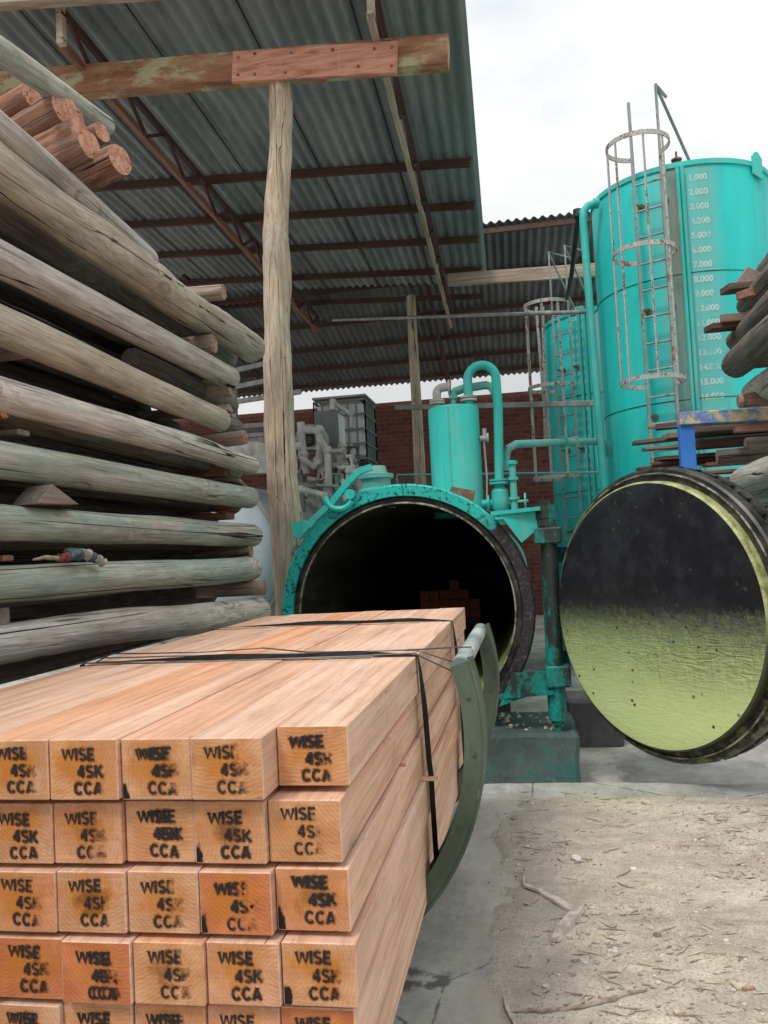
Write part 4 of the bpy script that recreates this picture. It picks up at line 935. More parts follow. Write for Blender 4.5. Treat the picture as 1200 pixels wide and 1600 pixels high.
m.bar(h0+V((0.11, -0.09, -0.12)), h0+V((0.11, 0.05, -0.12)), 0.01, 0.012); m.cyl(h0+V((0, 0, -0.33)), h0+V((0.16, 0, -0.33)), 0.03, seg=12); m.build('handwheel', MT['teal_pipe'], val)
# horizontal teal pipe from the valves to the tanks
m = MB(); a = atY(789, 735, 8.7); e = atY(791, 712, 8.7); c = atY(806, 694, 8.75); d2 = atY(905, 690, 9.9); f = atY(940, 690, 10.15); g3 = atY(950, 712, 10.3)
m.tube([a, e, atY(794, 701, 8.7), c, lerp(c, d2, 0.5), d2, f, atY(947, 697, 10.25), g3], 0.042, 14)
for t in (0.72, 0.9): p = lerp(c, d2, t); q = lerp(c, d2, t+0.012); m.cyl(p, q, 0.07, seg=18)
o = m.build('feed_pipe', MT['teal_dusty'], origin=a); tag(o, 'dull teal feed pipe with an elbow running level from the valve stack to the tanks', 'pipe')

# ================================================================== STORAGE TANKS
def storage_tank(label, cx, cy, R, zt, marks, mark_px, ladder_px, cage_px, gauge_px, dist_scale):
    t = thing('storage_tank', label, 'tank', (cx, cy, YARD))
    ns = 96; prof = [(R, 0.0), (R, zt-YARD)]
    b = MB().lathe([(R, YARD), (R, zt-0.03), (R-0.01, zt), (R-0.05, zt+0.01), (0, zt+0.16)], (cx, cy, 0), seg=ns)
    b.build('shell', MT['tank'], t)
    b = MB()
    for zz in [zt-1.25, zt-2.65, zt-4.0]:
        b.tube(arc((cx, cy, zz), R+0.001, 0, 360, 95, (1, 0, 0), (0, 1, 0))[:-1], 0.006, 5, closed=True)
    b.build('weld_seam', MT['teal_dark'], t)
    b = MB().lathe([(R, zt-0.05), (R+0.016, zt-0.05), (R+0.016, zt+0.005), (R-0.02, zt+0.01)], (cx, cy, 0), seg=ns, closed=True); b.build('rim', MT['teal'], t)
    return t
def cyl_dir(cx, cy, R, a): return V((cx+R*math.sin(a), cy-R*math.cos(a), 0))        # a=0 faces -Y
T1 = (2.055, 10.55, 1.03, 5.75)
tank1 = storage_tank('largest teal storage tank, rust streaked, right of the shed roof', *T1, None, None, None, None, None, 1)
T2 = (1.47, 13.25, 1.03, 4.98)
tank2 = storage_tank('second teal storage tank half hidden behind the largest one, narrow with a caged ladder', *T2, None, None, None, None, None, 1)
def ang_of(p, T): return math.atan2(p.x-T[0], -(p.y-T[1]))
def tank_marks(T, t, first, last, px_a, px_b, size):
    A, B = on_cyl(*px_a, *T[:3]), on_cyl(*px_b, *T[:3])
    for k in range(first, last+1):
        b = MB(); p = lerp(A, B, (k-first)/(last-first)); a0 = ang_of(p, T); R = T[2]+0.0035
        vs, fs = text_mesh('%d.000' % k if k != 1 else '1.000', size, 0.012*size/0.1*0.35)
        nv = []
        for v in vs:
            a = a0+v.x/R; q = cyl_dir(T[0], T[1], R, a); nv.append(b.bm.verts.new((q.x, q.y, p.z+v.y)))
        for f in fs: b.bm.faces.new([nv[i] for i in f])
        b.build('litre_mark', MT['worn_white'], t, smooth=0)
tank_marks(T1, tank1, 1, 17, (1075, 283), (1096, 648), 0.092)
tank_marks(T2, tank2, 1, 21, (893, 488), (906, 775), 0.085)
def tank_gauge(T, t, pxs, r=0.022):
    for (pa, pb_) in pxs:
        A, B = on_cyl(*pa, *T[:3]), on_cyl(*pb_, *T[:3]); aa, ab = ang_of(A, T), ang_of(B, T)
        p = cyl_dir(T[0], T[1], T[2]+0.05, aa); q = cyl_dir(T[0], T[1], T[2]+0.05, (aa+ab)/2)
        m = MB(); m.tube([V((q.x, q.y, A.z)), V((q.x, q.y, YARD+0.3))], r, 10)
        m.build('gauge_pipe', MT['teal_pipe'], t)
tank_gauge(T1, tank1, [((1060, 262), (1082, 655)), ((1068, 262), (1088, 655))])
tank_gauge(T2, tank2, [((905, 480), (925, 800)), ((913, 480), (933, 800))])
def tank_ladder(T, t, pxl, pxr, pybot, cage_top, cage_rings, n_rungs, top_ext):
    """rails stand off the shell; hoops bow outwards"""
    Lp, Rp = on_cyl(*pxl, *T[:3]), on_cyl(*pxr, *T[:3]); al, ar = ang_of(Lp, T), ang_of(Rp, T); off = 0.16
    l = cyl_dir(T[0], T[1], T[2]+off, al); r = cyl_dir(T[0], T[1], T[2]+off, ar); zt = T[3]+0.05; zb = YARD+0.3
    lad = MB()
    for p in (l, r): lad.bar(V((p.x, p.y, zb)), V((p.x, p.y, zt+top_ext)), 0.03, 0.045, up=(0, 1, 0))
    lo = lad.build('ladder', MT['ladder'], t)
    z = zb+0.1
    while z < zt: MB().cyl(V((l.x, l.y, z)), V((r.x, r.y, z)), 0.013, seg=8).build('rung', MT['ladder'], lo); z += 0.30
    z = zb+0.5
    while z < zt:
        for p in (l, r):
            d = V((p.x-T[0], p.y-T[1], 0)).normalized(); m = MB(); m.cyl(V((p.x, p.y, z)), V((p.x, p.y, z))-d*0.16, 0.013, seg=8); m.cyl(V((p.x, p.y, z))-d*0.16, V((p.x, p.y, z))-d*0.145, 0.04, seg=10); m.build('standoff', MT['rusty'], lo)
        z += 1.2
    mid = (l+r)/2; d = V((mid.x-T[0], mid.y-T[1], 0)).normalized(); tx = (r-l).normalized(); hw = (r-l).length/2
    cr_ = 0.33; cc = mid+d*(math.sqrt(max(cr_**2-hw**2, 0)))
    a0 = math.degrees(math.atan2(-(cc-mid).length, hw)); cg = None
    for zz in cage_rings:
        b = MB(); pts = arc(V((cc.x, cc.y, zz)), cr_, a0, 180-a0, 26, tx, d)
        for i in range(len(pts)-1): b.bar(pts[i], pts[i+1]+(pts[i+1]-pts[i])*0.05, 0.012, 0.05)
        b.bar(V((l.x, l.y, zz)), pts[-1], 0.012, 0.05); b.bar(V((r.x, r.y, zz)), pts[0], 0.012, 0.05)
        o = b.build('cage_hoop', MT['cage'], t)
    b = MB()
    for ang in (20, 62, 118, 160):
        p = V((cc.x, cc.y, 0))+(tx*math.cos(R_(ang))+d*math.sin(R_(ang)))*(cr_-0.012)
        b.bar(V((p.x, p.y, cage_rings[-1]-0.04)), V((p.x, p.y, cage_rings[0]+0.03)), 0.012, 0.045, up=d)
    b.build('cage_strip', MT['cage'], t)
    return l, r, cc
z_a = lambda px, py, T: on_cyl(px, py, *T[:3]).z
l1, r1, c1 = tank_ladder(T1, tank1, (1014, 500), (1052, 495), 700, 250, (T1[3]+0.10, T1[3]-1.08, T1[3]-2.48), 18, 0.0)
l2, r2, c2 = tank_ladder(T2, tank2, (880, 560), (902, 557), 830, 470, (T2[3]+0.05, T2[3]-1.15, T2[3]-2.45), 18, 0.0)
# hand rails over the tanks' tops, vents and lifting lugs
m = MB(); zt = T1[3]
m.tube([V((l1.x, l1.y, zt)), V((l1.x, l1.y, zt+0.76)), V((l1.x+0.05, l1.y+0.3, zt+0.05))], 0.018, 8)
m.tube([V((r1.x, r1.y, zt)), V((r1.x, r1.y, zt+0.86)), V((r1.x+0.52, r1.y+0.75, zt+0.10))], 0.018, 8); m.tube([V((r1.x, r1.y, zt+0.86)), V((r1.x+0.14, r1.y+0.2, zt+0.81))], 0.018, 8)
m.build('hand_rail', MT['ladder'], tank1)
m = MB(); zt = T2[3]
for p in (l2, r2): m.tube([V((p.x, p.y, zt)), V((p.x, p.y, zt+0.95)), V((p.x+0.32, p.y+0.3, zt+0.93))], 0.014, 8); m.tube([V((p.x, p.y, zt+0.93)), V((p.x+0.4, p.y+0.5, zt+0.1))], 0.014, 8)
m.build('hand_rail', MT['ladder'], tank2)
p = on_cyl(1180, 262, *T1[:3]); a = ang_of(p, T1); q = cyl_dir(T1[0], T1[1], T1[2]+0.012, a); tx = V((math.cos(a), math.sin(a), 0)); m = MB()
zz = T1[3]; m.poly([V((q.x, q.y, zz-0.14))-tx*0.09, V((q.x, q.y, zz-0.18))+tx*0.09, V((q.x, q.y, zz+0.06))+tx*0.09, V((q.x, q.y, zz+0.12))+tx*0.03, V((q.x, q.y, zz+0.12))-tx*0.03, V((q.x, q.y, zz+0.06))-tx*0.09], (math.sin(a)*0.02, -math.cos(a)*0.02, 0))
m.build('lifting_lug', MT['teal'], tank1)
m = MB(); p = cyl_dir(T1[0], T1[1], T1[2]-0.05, ang_of(on_cyl(1058, 262, *T1[:3]), T1)); m.cyl(V((p.x, p.y, zz-0.02)), V((p.x, p.y, zz+0.08)), 0.03, seg=10); m.cyl(V((p.x, p.y, zz+0.05)), V((p.x, p.y, zz+0.065)), 0.06, seg=12); m.cyl(V((p.x, p.y, zz+0.08)), V((p.x, p.y, zz+0.15)), 0.012, seg=8)
m.build('vent', MT['rusty'], tank1)
# tall teal overflow pipe down the left side of the large tank
a = atY(928, 318, 10.1); e = atY(911, 345, 10.05); m = MB()
x1_ = atY(953, 860, 10.05)
m.tube([a, atY(918, 322, 10.08), atY(912, 330, 10.05), e, atY(928, 560, 10.05), x1_], 0.047, 14); m.cyl(a, a+V((0.05, 0.01, 0.0)), 0.06, seg=14)
m.tube([atY(905, 330, 10.1), atY(918, 338, 10.1)], 0.03, 10)
o = m.build('overflow_pipe', MT['teal_pipe'], origin=x1_); tag(o, 'tall thin teal pipe with a bent top beside the largest tank', 'pipe')
m = MB(); m.tube([atY(904, 332, 10.2), atY(893, 430, 11.0), atY(886, 466, 12.0)], 0.03, 10); m.cyl(atY(903, 328, 10.2), atY(903, 340, 10.2), 0.06, seg=14)
o = m.build('slanting_strut', MT['dark_steel'], origin=atY(886, 466, 12.0)); tag(o, 'dark slanting pipe strut between the two tank tops, left of the bent teal pipe', 'pipe')
for (px0, px1, yy) in ((830, 852, 12.6), (836, 848, 12.7)): pass
m = MB()
for (xa, xb) in ((838, 855), (848, 852)):
    m.tube([atY(xa, 480, 12.75), atY(xb, 690, 12.75)], 0.024, 8)
o = m.build('hoop_guard_rod', MT['cage'], origin=atY(852, 690, 12.75)); tag(o, 'pair of pale hanging steel rods left of the second tank ladder', 'rod')

# ================================================================== TIMBER PACK
PW, PHT, PIT = 0.1430, 0.1170, 0.1280
PX = -0.370; PTOP = 1.262; Y0, Y1 = 1.60, 4.66
row_dx = [0.002, -0.008, 0.001, 0.013, 0.002, -0.002]; row_dy = [-0.07, -0.04, -0.05, -0.06, -0.05, -0.05]
rng = random.Random(3)
def arcp(cx, cy, rx, ry, a0, a1, n=9): return [(cx+rx*math.cos(R_(lerp(a0, a1, i/n))), cy+ry*math.sin(R_(lerp(a0, a1, i/n)))) for i in range(n+1)]
# heavy grotesque capitals as pen strokes in a box one unit high
GLY = {'W': (1.02, [[(0.02, 0.92), (0.25, 0.08), (0.5, 0.86)], [(0.52, 0.86), (0.77, 0.08), (1.0, 0.92)]]), 'I': (0.24, [[(0.12, 0.0), (0.12, 1.0)]]),
       'S': (0.68, [arcp(0.34, 0.72, 0.24, 0.19, 25, 235, 9)+arcp(0.34, 0.28, 0.25, 0.20, 80, -155, 10)]), 'E': (0.64, [[(0.10, 0.0), (0.10, 1.0)], [(0.02, 0.91), (0.60, 0.91)], [(0.02, 0.51), (0.55, 0.51)], [(0.02, 0.09), (0.62, 0.09)]]),
       '4': (0.64, [[(0.44, 0.0), (0.44, 1.0)], [(0.44, 0.92), (0.06, 0.34)], [(0.0, 0.31), (0.62, 0.31)]]), 'K': (0.74, [[(0.10, 0.0), (0.10, 1.0)], [(0.66, 0.96), (0.12, 0.40)], [(0.28, 0.56), (0.70, 0.02)]]),
       'C': (0.76, [arcp(0.40, 0.5, 0.31, 0.41, 38, 322, 14)]), 'A': (0.76, [[(0.06, 0.0), (0.37, 0.95)], [(0.39, 0.95), (0.70, 0.0)], [(0.14, 0.26), (0.62, 0.26)]])}
def word(b, w, x, z, h, wid=0.205, y0=-0.0014, mi=0, rot=0.0):
    k = 0
    for ch in w:
        adv, strokes = GLY[ch]
        for st in strokes:
            P = [V((x+px*h, 0, z+pz*h+rot*(x+px*h))) for px, pz in st]; k += 1; y = y0-0.00007*k; L_, R2 = [], []
            for i, p in enumerate(P):
                t = (P[min(i+1, len(P)-1)]-P[max(i-1, 0)]).normalized(); n = V((-t.z, 0, t.x)); q = V((p.x, y, p.z))
                L_.append(b.bm.verts.new(q+n*wid*h/2)); R2.append(b.bm.verts.new(q-n*wid*h/2))
            for i in range(len(P)-1): b.bm.faces.new((L_[i], R2[i], R2[i+1], L_[i+1])).material_index = mi
        x += (adv+0.07)*h
DOUBLE = {(0, 0): 0.0035, (0, 2): 0.006, (1, 2): 0.011, (3, 3): 0.013, (2, 1): 0.003, (4, 2): 0.010, (2, 0): 0.004, (4, 4): 0.008}
def brand(parent, r, c):
    b = MB(); h = 0.0245; dx = rng.uniform(-0.004, 0.004); dz = rng.uniform(-0.003, 0.003)
    for i, (w, x, z) in enumerate((('WISE', -0.043, 0.0185), ('4SK', -0.012, -0.0145), ('CCA', -0.020, -0.047))):
        ro = rng.uniform(-0.05, 0.05); word(b, w, x+dx, z+dz, h, 0.46, -0.0003, 1, ro); word(b, w, x+dx, z+dz, h, 0.205*rng.uniform(0.92, 1.15), rot=ro)
        if (r, c) in DOUBLE and (i < 2 or r == 3): word(b, w, x+dx+DOUBLE[(r, c)]*(1 if i == 0 else 0.7), z+dz+0.001, h, y0=-0.0024)
    me = bpy.data.meshes.new('brand_mark'); b.bm.to_mesh(me); b.bm.free(); me.materials.append(MT['brand']); me.materials.append(MT_HALO)
    o = bpy.data.objects.new('brand_mark', me); COL.objects.link(o); o.parent = parent; return o
rowdef = ['top row', 'second row', 'third row', 'fourth row', 'fifth row', 'lowest row']
for r in range(6):
    for c in range(8):
        hidden = (c > 4 and r > 0) or (r == 5 and c > 0)
        x = PX+row_dx[r]-PW/2-c*(PW+0.0022)-rng.uniform(0, 0.001); z = PTOP-PHT/2-r*PIT+(rng.uniform(-0.0006, 0.0006) if r else rng.uniform(-0.003, 0.003))
        y0 = Y0+row_dy[r]+rng.uniform(-0.010, 0.010)-0.006*c+(0.075 if (r, c) == (0, 0) else 0)
        if (r, c) == (0, 0): z += 0.003
        ln = Y1-y0+rng.uniform(-0.03, 0.03)
        o = board('sleeper', (x, y0, z), (x+rng.uniform(-0.002, 0.002), y0+ln, z), PW, PHT, MT['sawn'], MT['end'], bev=0.0022)
        if hidden: lab = 'sawn sleeper buried in the hidden lower left of the branded pack'
        elif r == 0 and c > 4: lab = 'sawn sleeper in the top row, %s from the right, its end outside the photo' % {5: 'sixth', 6: 'seventh', 7: 'eighth'}[c]
        elif r == 5: lab = 'lowest sleeper on the right side of the pack, running off the bottom of the photo'
        else: lab = 'sleeper end stamped WISE 4SK CCA, %s, %s' % (rowdef[r], {0: 'right-hand column', 1: 'second column from right', 2: 'middle column', 3: 'second column from left', 4: 'leftmost column'}[c])
        tag(o, lab, 'sleeper', 'sawn sleepers strapped in the branded pack')
        if not hidden: brand(o, r, c)
PBOT = PTOP-5*PIT-PHT
def lath(label, p, q, t=0.010):
    o = board('lath', p, q, 0.022, t-0.0006, MT['sawn'], bev=0); tag(o, label, 'lath', 'thin laths between the sleeper rows'); return o
for i, (r, y) in enumerate(((1, 2.05), (3, 2.62), (1, 4.2), (2, 2.3), (4, 2.4))):
    z = PTOP-r*PIT+(PIT-PHT)/2-0.0002
    lath(['thin red lath end poking out under the top row near the front right corner', 'pink lath end poking out of the third gap beside the black strap', 'lath end under the top row at the far end of the pack', 'lath end in the second gap of the pack side', 'lath end in the lowest gap of the pack side'][i], (PX+[0.012, 0.05, 0.008, 0.004, 0.006][i], y, z), (PX-1.2, y, z))
# steel straps round the pack
def strap(y, yb, label):
    xr, xl = PX+0.004, PX-8*(PW+0.0022)-0.006; zt = PTOP+0.006; w = 0.032
    P = [(V((xl, y+0.09, PBOT)), V((0, 1, 0))), (V((xl, y+0.05, zt-0.004)), V((0, 1, 0)))]
    for t in [i/24 for i in range(1, 24)]:
        tw = R_(30)*min(1, max(0, (t-0.12)/0.25))*min(1, max(0, (1.0-t)/0.16))*(0.85+0.15*math.sin(t*17))
        P.append((V((lerp(xl, xr, t), y+0.05*(1-t)+0.006*math.sin(t*7), zt+math.sin(tw)*w*0.5+0.001)), V((0, math.cos(tw), math.sin(tw)))))
    P.append((V((xr+0.003, y, zt-0.002)), V((0, 1, 0))))
    for t in [i/16 for i in range(1, 17)]:
        tw = R_(24)*min(1, t/0.2)*min(1, (1-t)/0.1+0.2); r = min(5, int(t*6))
        ex = max(row_dx[:r+1])
        P.append((V((xr+0.004+max(ex, max(row_dx)*min(1, t*1.7))+math.sin(tw)*w*0.5, lerp(y, yb, t)+0.004*math.sin(t*9), lerp(zt, PBOT, t))), V((math.sin(tw), math.cos(tw), 0))))
    b = MB(); ra, rb = [], []
    for p, c in P: ra.append(b.bm.verts.new(p-c*w/2)); rb.append(b.bm.verts.new(p+c*w/2))
    for i in range(len(P)-1): b.bm.faces.new((ra[i], ra[i+1], rb[i+1], rb[i]))
    bmesh.ops.solidify(b.bm, geom=list(b.bm.faces), thickness=0.0018)
    o = b.build('steel_strap', MT['strap'], origin=(xr, y, zt)); tag(o, label, 'strap', 'black straps round the sleeper pack')
strap(2.62, 2.66, 'flat black strap round the pack nearest the camera, wires lying beside it')
strap(3.83, 3.87, 'flat black strap round the far end of the pack, by the second hoop')
def wire(name, label, pts, r=0.0026):
    b = MB(); P = []
    for i in range(len(pts)-1):
        for t in (0, 0.25, 0.5, 0.75): P.append(lerp(V(pts[i]), V(pts[i+1]), t)+V((0, mnoise.noise(V((i+t, 3, 1)))*0.012, 0.001*random.random())))
    P.append(V(pts[-1])); b.tube(P, r, 6); o = b.build(name, MT['wire'], origin=pts[0]); tag(o, label, 'wire', 'tie wires across the pack')
hoop1 = V((-0.222, 2.66, 1.235)); zt = PTOP+0.012
wire('tie_wire', 'tie wire behind the near black strap, running to the near hoop top', [(-1.70, 2.9, 1.20), (-1.53, 2.86, zt), (-1.15, 2.80, zt+0.003), (-0.95, 2.86, zt+0.004), (-0.75, 2.73, zt), (-0.42, 2.70, zt), (-0.36, 2.69, zt-0.003), (-0.225, 2.72, 1.215)])
wire('tie_wire', 'tie wire in front of the near black strap, sagging to the hoop', [(-1.53, 2.62, zt), (-1.2, 2.56, zt), (-0.9, 2.57, zt), (-0.6, 2.58, zt), (-0.37, 2.6, zt+0.002), (-0.235, 2.64, 1.20)])
wire('tie_wire', 'upper tie wire reaching over to the pipe between the hoops', [(-1.53, 2.74, zt), (-1.0, 2.70, zt+0.003), (-0.6, 2.66, zt+0.003), (-0.40, 2.66, zt+0.006), (-0.21, 2.86, 1.26)])

# trolley carrying the pack: hoops follow the vessel's bore
tro = thing('trolley', 'olive steel trolley under the pack with tall curved hoops and a pale pipe joining them', 'trolley', (-0.96, 3.2, 0.0))
HC, HR = V((-0.970, 0, 1.02)), 0.797
def hoop(y, side):
    b = MB(); w = 0.052; th = 0.012; ra = []; A1 = 16.5 if side > 0 else 8.0
    def pt(a, r, yy): return V((HC.x+math.cos(R_(a))*side*r, y+yy, HC.z+math.sin(R_(a))*r))
    n = 28
    def sweep(prof):
        R2 = [[b.bm.verts.new(pt(lerp(-58, A1, i/n), r, yy)) for r, yy in prof] for i in range(n+1)]; k_ = len(prof)
        for i in range(n):
            for k in range(k_): b.bm.faces.new((R2[i][k], R2[i][(k+1) % k_], R2[i+1][(k+1) % k_], R2[i+1][k]))
        b.bm.faces.new(R2[0]); b.bm.faces.new(R2[-1][::-1])
    # channel section: outer band, front web and back web
    sweep([(HR+0.010, -0.06), (HR+0.010, 0.06), (HR, 0.06), (HR, -0.06)])
    sweep([(HR-0.001, -0.059), (HR-0.001, -0.049), (HR-0.056, -0.049), (HR-0.056, -0.059)])
    sweep([(HR-0.001, 0.049), (HR-0.001, 0.059), (HR-0.056, 0.059), (HR-0.056, 0.049)])
    for a in (-40, -22, -4, 9):
        q_ = pt(a, HR-0.028, -0.059); b.cyl(q_, q_+V((0, -0.008, 0)), 0.007, seg=8)
    return b.build('hoop', MT['olive'], tro)
for side in (1, -1):
    for y in (2.66, 3.80): hoop(y, side)
    if side > 0:
        a = R_(15.5); p = V((HC.x+math.cos(a)*side*(HR-0.035), 2.66, HC.z+math.sin(a)*(HR)-0.012))
        MB().cyl(p, p+V((0, 1.17, 0)), 0.030, seg=18).build('top_pipe', MT['galv'], tro)
for y in (2.66, 3.80):
    MB().box((HC.x, y, PBOT-0.045), (1.06, 0.10, 0.088), bev=0.006).build('bolster', MT['olive'], tro)
    for side in (1, -1): MB().bar((HC.x+side*0.47, y, PBOT-0.04), (HC.x+side*0.50, y, PBOT-0.10), 0.12, 0.10).build('bracket', MT['olive'], tro)
for side in (1, -1):
    MB().bar((HC.x+side*0.36, 2.4, PBOT-0.15), (HC.x+side*0.36, 4.06, PBOT-0.15), 0.08, 0.12).build('side_beam', MT['teal_dark'], tro)
    for y in (2.7, 3.76): MB().cyl((HC.x+side*0.36-0.04, y, 0.18), (HC.x+side*0.36+0.04, y, 0.18), 0.11, seg=24).build('wheel', MT['dark_steel'], tro)
    o = MB().bar((HC.x+side*0.36, -2, 0.035), (HC.x+side*0.36, 6.55, 0.035), 0.05, 0.068).build('track_rail', MT['rusty'], origin=(HC.x+side*0.36, 2, 0))
    tag(o, ['rusty track rail under the pack, %s' % ('nearer the dirt' if side > 0 else 'nearer the pole stack')][0], 'rail', 'rails leading into the vessel')
# second trolley load far inside the vessel
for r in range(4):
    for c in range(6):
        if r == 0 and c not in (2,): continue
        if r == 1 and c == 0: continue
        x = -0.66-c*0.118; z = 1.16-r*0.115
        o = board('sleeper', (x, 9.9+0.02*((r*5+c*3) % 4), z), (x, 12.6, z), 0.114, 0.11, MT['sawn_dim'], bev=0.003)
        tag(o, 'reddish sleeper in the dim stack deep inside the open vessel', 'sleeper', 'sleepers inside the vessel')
o = MB().box((-0.96, 11.3, 0.72), (0.66, 2.4, 0.10), bev=0.01).box((-0.96, 11.3, 0.46), (0.3, 2.2, 0.42)).build('inner_trolley', MT['dark_steel'], origin=(-0.96, 11.3, 0.3)); tag(o, 'dark low trolley bed under the dim sleeper stack inside the vessel', 'trolley')

# ================================================================== POLE STACK (left)
LX = -2.1
def front_pole(n, pf, pn, rf, rn_, mat, label, seed, dx=0.0, tail=0.0, **kw):
    a, c = atX(*pf, LX+dx), atX(*pn, LX+dx); d = (c-a).normalized(); a = a+V((0, tail, 0)); e = a+d*(a.y-(-0.2))
    t_near = (a.y-c.y)/(a.y+0.2); rend = rf+(rn_-rf)/t_near*1.0
    o = pole('pole', a, e, rf, min(rend, 0.21), mat, MT['log_end'], seed=seed, **kw); tag(o, label, 'pole', 'weathered poles stacked on the left'); return o
front_pole(1, (405, 955), (0, 1005), 0.112, 0.08, MT['log'], 'lowest grey pole in the left stack, dipping just above the sleeper pack', 21, bend=0.06)
front_pole(2, (394, 887), (0, 913), 0.092, 0.077, MT['log_green'], 'green grey pole with a crumpled rag lying on it', 22)
front_pole(3, (396, 837), (0, 812), 0.088, 0.075, MT['log_green'], 'green grey pole under the pale triangular wedge', 23)
front_pole(4, (389, 779), (0, 720), 0.082, 0.077, MT['log_green'], 'pole with a strong teal stain along its left part, above the triangular wedge', 24)
front_pole(5, (392, 727), (0, 614), 0.074, 0.074, MT['log'], 'grey pole with peeling flaked face and a tapered split far tip', 25, rough=0.09)
front_pole(6, (345, 658), (0, 506), 0.084, 0.084, MT['log_tan'], 'yellowish tan pole with one long black crack, ending short of its neighbours', 26)
front_pole(7, (358, 592), (0, 405), 0.084, 0.077, MT['log'], 'straight grey pole with many long fine cracks, right below the knotty one', 27)
front_pole(8, (396, 545), (0, 274), 0.112, 0.105, MT['log_tan'], 'thick knotty golden pole, its rounded end reaching furthest right', 28, bend=0.07, rough=0.10, step=0.04, seg=34,
    knots=((0.30, 150, 0.20, 0.22), (0.25, 110, 0.14, 0.18), (0.12, 120, 0.12, 0.16), (0.38, 190, 0.14, 0.2), (0.20, 200, 0.10, 0.16)))
front_pole(9, (232, 408), (0, 208), 0.068, 0.066, MT['log'], 'slim pale grey pole lying on top of the knotty golden pole', 29)
front_pole(10, (168, 198), (0, 84), 0.06, 0.07, MT['log_green'], 'grey green pole at the very top of the stack, behind the red poles', 30, dx=-0.42)
za = atX(352, 630, LX-0.2)
o = pole('pole', za+V((0, 0.15, 0)), V((za.x, za.y-1.6, za.z)), 0.07, 0.07, MT['log_dark'], MT['log_end'], seed=33); tag(o, 'grey pole tip showing between the cracked grey pole and the tan pole', 'pole', 'weathered poles stacked on the left')  # dark wood colour carries the shade of the gap
# poles behind, in the dark; their shade is put into the wood colour
PYS = (955, 887, 838, 782, 725, 655, 590, 545)
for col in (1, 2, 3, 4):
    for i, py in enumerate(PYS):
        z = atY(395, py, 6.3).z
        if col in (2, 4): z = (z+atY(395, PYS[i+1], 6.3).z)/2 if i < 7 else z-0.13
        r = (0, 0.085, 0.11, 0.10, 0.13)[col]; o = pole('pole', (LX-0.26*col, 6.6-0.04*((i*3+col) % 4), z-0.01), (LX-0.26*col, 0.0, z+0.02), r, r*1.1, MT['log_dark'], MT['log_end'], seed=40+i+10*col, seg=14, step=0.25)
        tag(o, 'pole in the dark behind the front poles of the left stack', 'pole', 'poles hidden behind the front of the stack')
# bearers and lower layers down to the ground (behind the pack)
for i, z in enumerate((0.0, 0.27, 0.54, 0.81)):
    o = pole('pole', (LX-0.02, 6.2, z+0.14), (LX-0.02, 0.0, z+0.14), 0.12, 0.13, MT['log_dark'], MT['log_end'], seed=60+i, seg=16, step=0.25)  # shade behind the pack painted in with the dark pole colour
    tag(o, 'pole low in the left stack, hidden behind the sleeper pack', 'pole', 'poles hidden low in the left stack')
# cross pieces between the layers, far end
G_SP = 'cross pieces between the stacked poles'
def cross(px, py, Y, r, ln, label, tilt=0.0, mat='spacer', end='spacer_end', yaw=0.0, seed=1):
    a = atY(px+(9 if px > 300 else 0), py, Y); d = V((-1, yaw, tilt)).normalized(); o = pole('cross_pole', a, a+d*ln, r, r*1.08, MT[mat], MT[end], seed=seed, bend=0.01, seg=18, step=0.1, round_end=0.93)
    tag(o, label, 'cross pole', G_SP); return o
cross(341, 457, 6.0, 0.062, 1.1, 'topmost short cross pole, its pale round end poking out above the knotty pole', 0.02, seed=2)
cross(326, 537, 5.45, 0.068, 0.9, 'short tan cross pole under the knotty golden pole', -0.02, seed=3)
cross(352, 606, 5.75, 0.058, 0.9, 'short cross pole between the cracked grey pole and the tan pole', -0.02, seed=4)
cross(375, 682, 6.0, 0.055, 0.9, 'slim cross pole beneath the short tan pole', -0.06, seed=5)
cross(384, 861, 6.05, 0.05, 0.9, 'cross pole resting on the pole that carries the rag', -0.05, seed=6)
o = cross(405, 918, 6.05, 0.058, 0.9, 'longest cross pole, just above the lowest grey pole', 0.0, seed=7)
def cboard(px, py, Y, ln, w, h, label, roll=0, mat='plank_brown', tilt=0.0, cut=0.0):
    a = atY(px+(9 if px > 300 else 0), py, Y); o = board('cross_block', a, a+V((-1, 0.0, tilt)).normalized()*ln, w, h, MT[mat], roll=roll, cut=cut, bev=0.005); tag(o, label, 'block', G_SP); return o
cboard(346, 733, 5.95, 0.8, 0.12, 0.11, 'squared brown block propping the flaked grey pole')
cboard(358, 789, 6.0, 0.8, 0.14, 0.085, 'upper brown block of two below the teal stained pole, at their far ends', tilt=0.02)
cboard(352, 806, 5.9, 0.8, 0.16, 0.05, 'thin lower plank of two below the teal stained pole')
cboard(372, 756, 6.05, 0.7, 0.20, 0.03, 'flat splintered plank lying on the teal stained pole near its tip', roll=14, mat='plank_grey', tilt=0.08)
cboard(352, 640, 5.6, 0.7, 0.08, 0.05, 'flat stick under the cracked grey pole', roll=20, mat='spacer')
def wedge(pts, Y, depth, label, mat, name='wedge'):
    m = MB(); m.poly([atY(px, py, Y) for px, py in pts], (0, depth, 0)); bmesh.ops.bevel(m.bm, geom=m.bm.edges[:], offset=0.003, segments=1, affect='EDGES'); o = m.build(name, MT[mat], origin=atY(*pts[0], Y), smooth=0); tag(o, label, 'wedge', 'wooden wedges chocking the poles'); return o
m = MB()
a, c, t3 = atX(58, 787, -1.99), atX(124, 788, -1.99), atX(82, 756, -1.99)
m.poly([a, c, t3], (-0.14, 0.03, 0.0)); bmesh.ops.bevel(m.bm, geom=m.bm.edges[:], offset=0.003, segments=1, affect='EDGES')
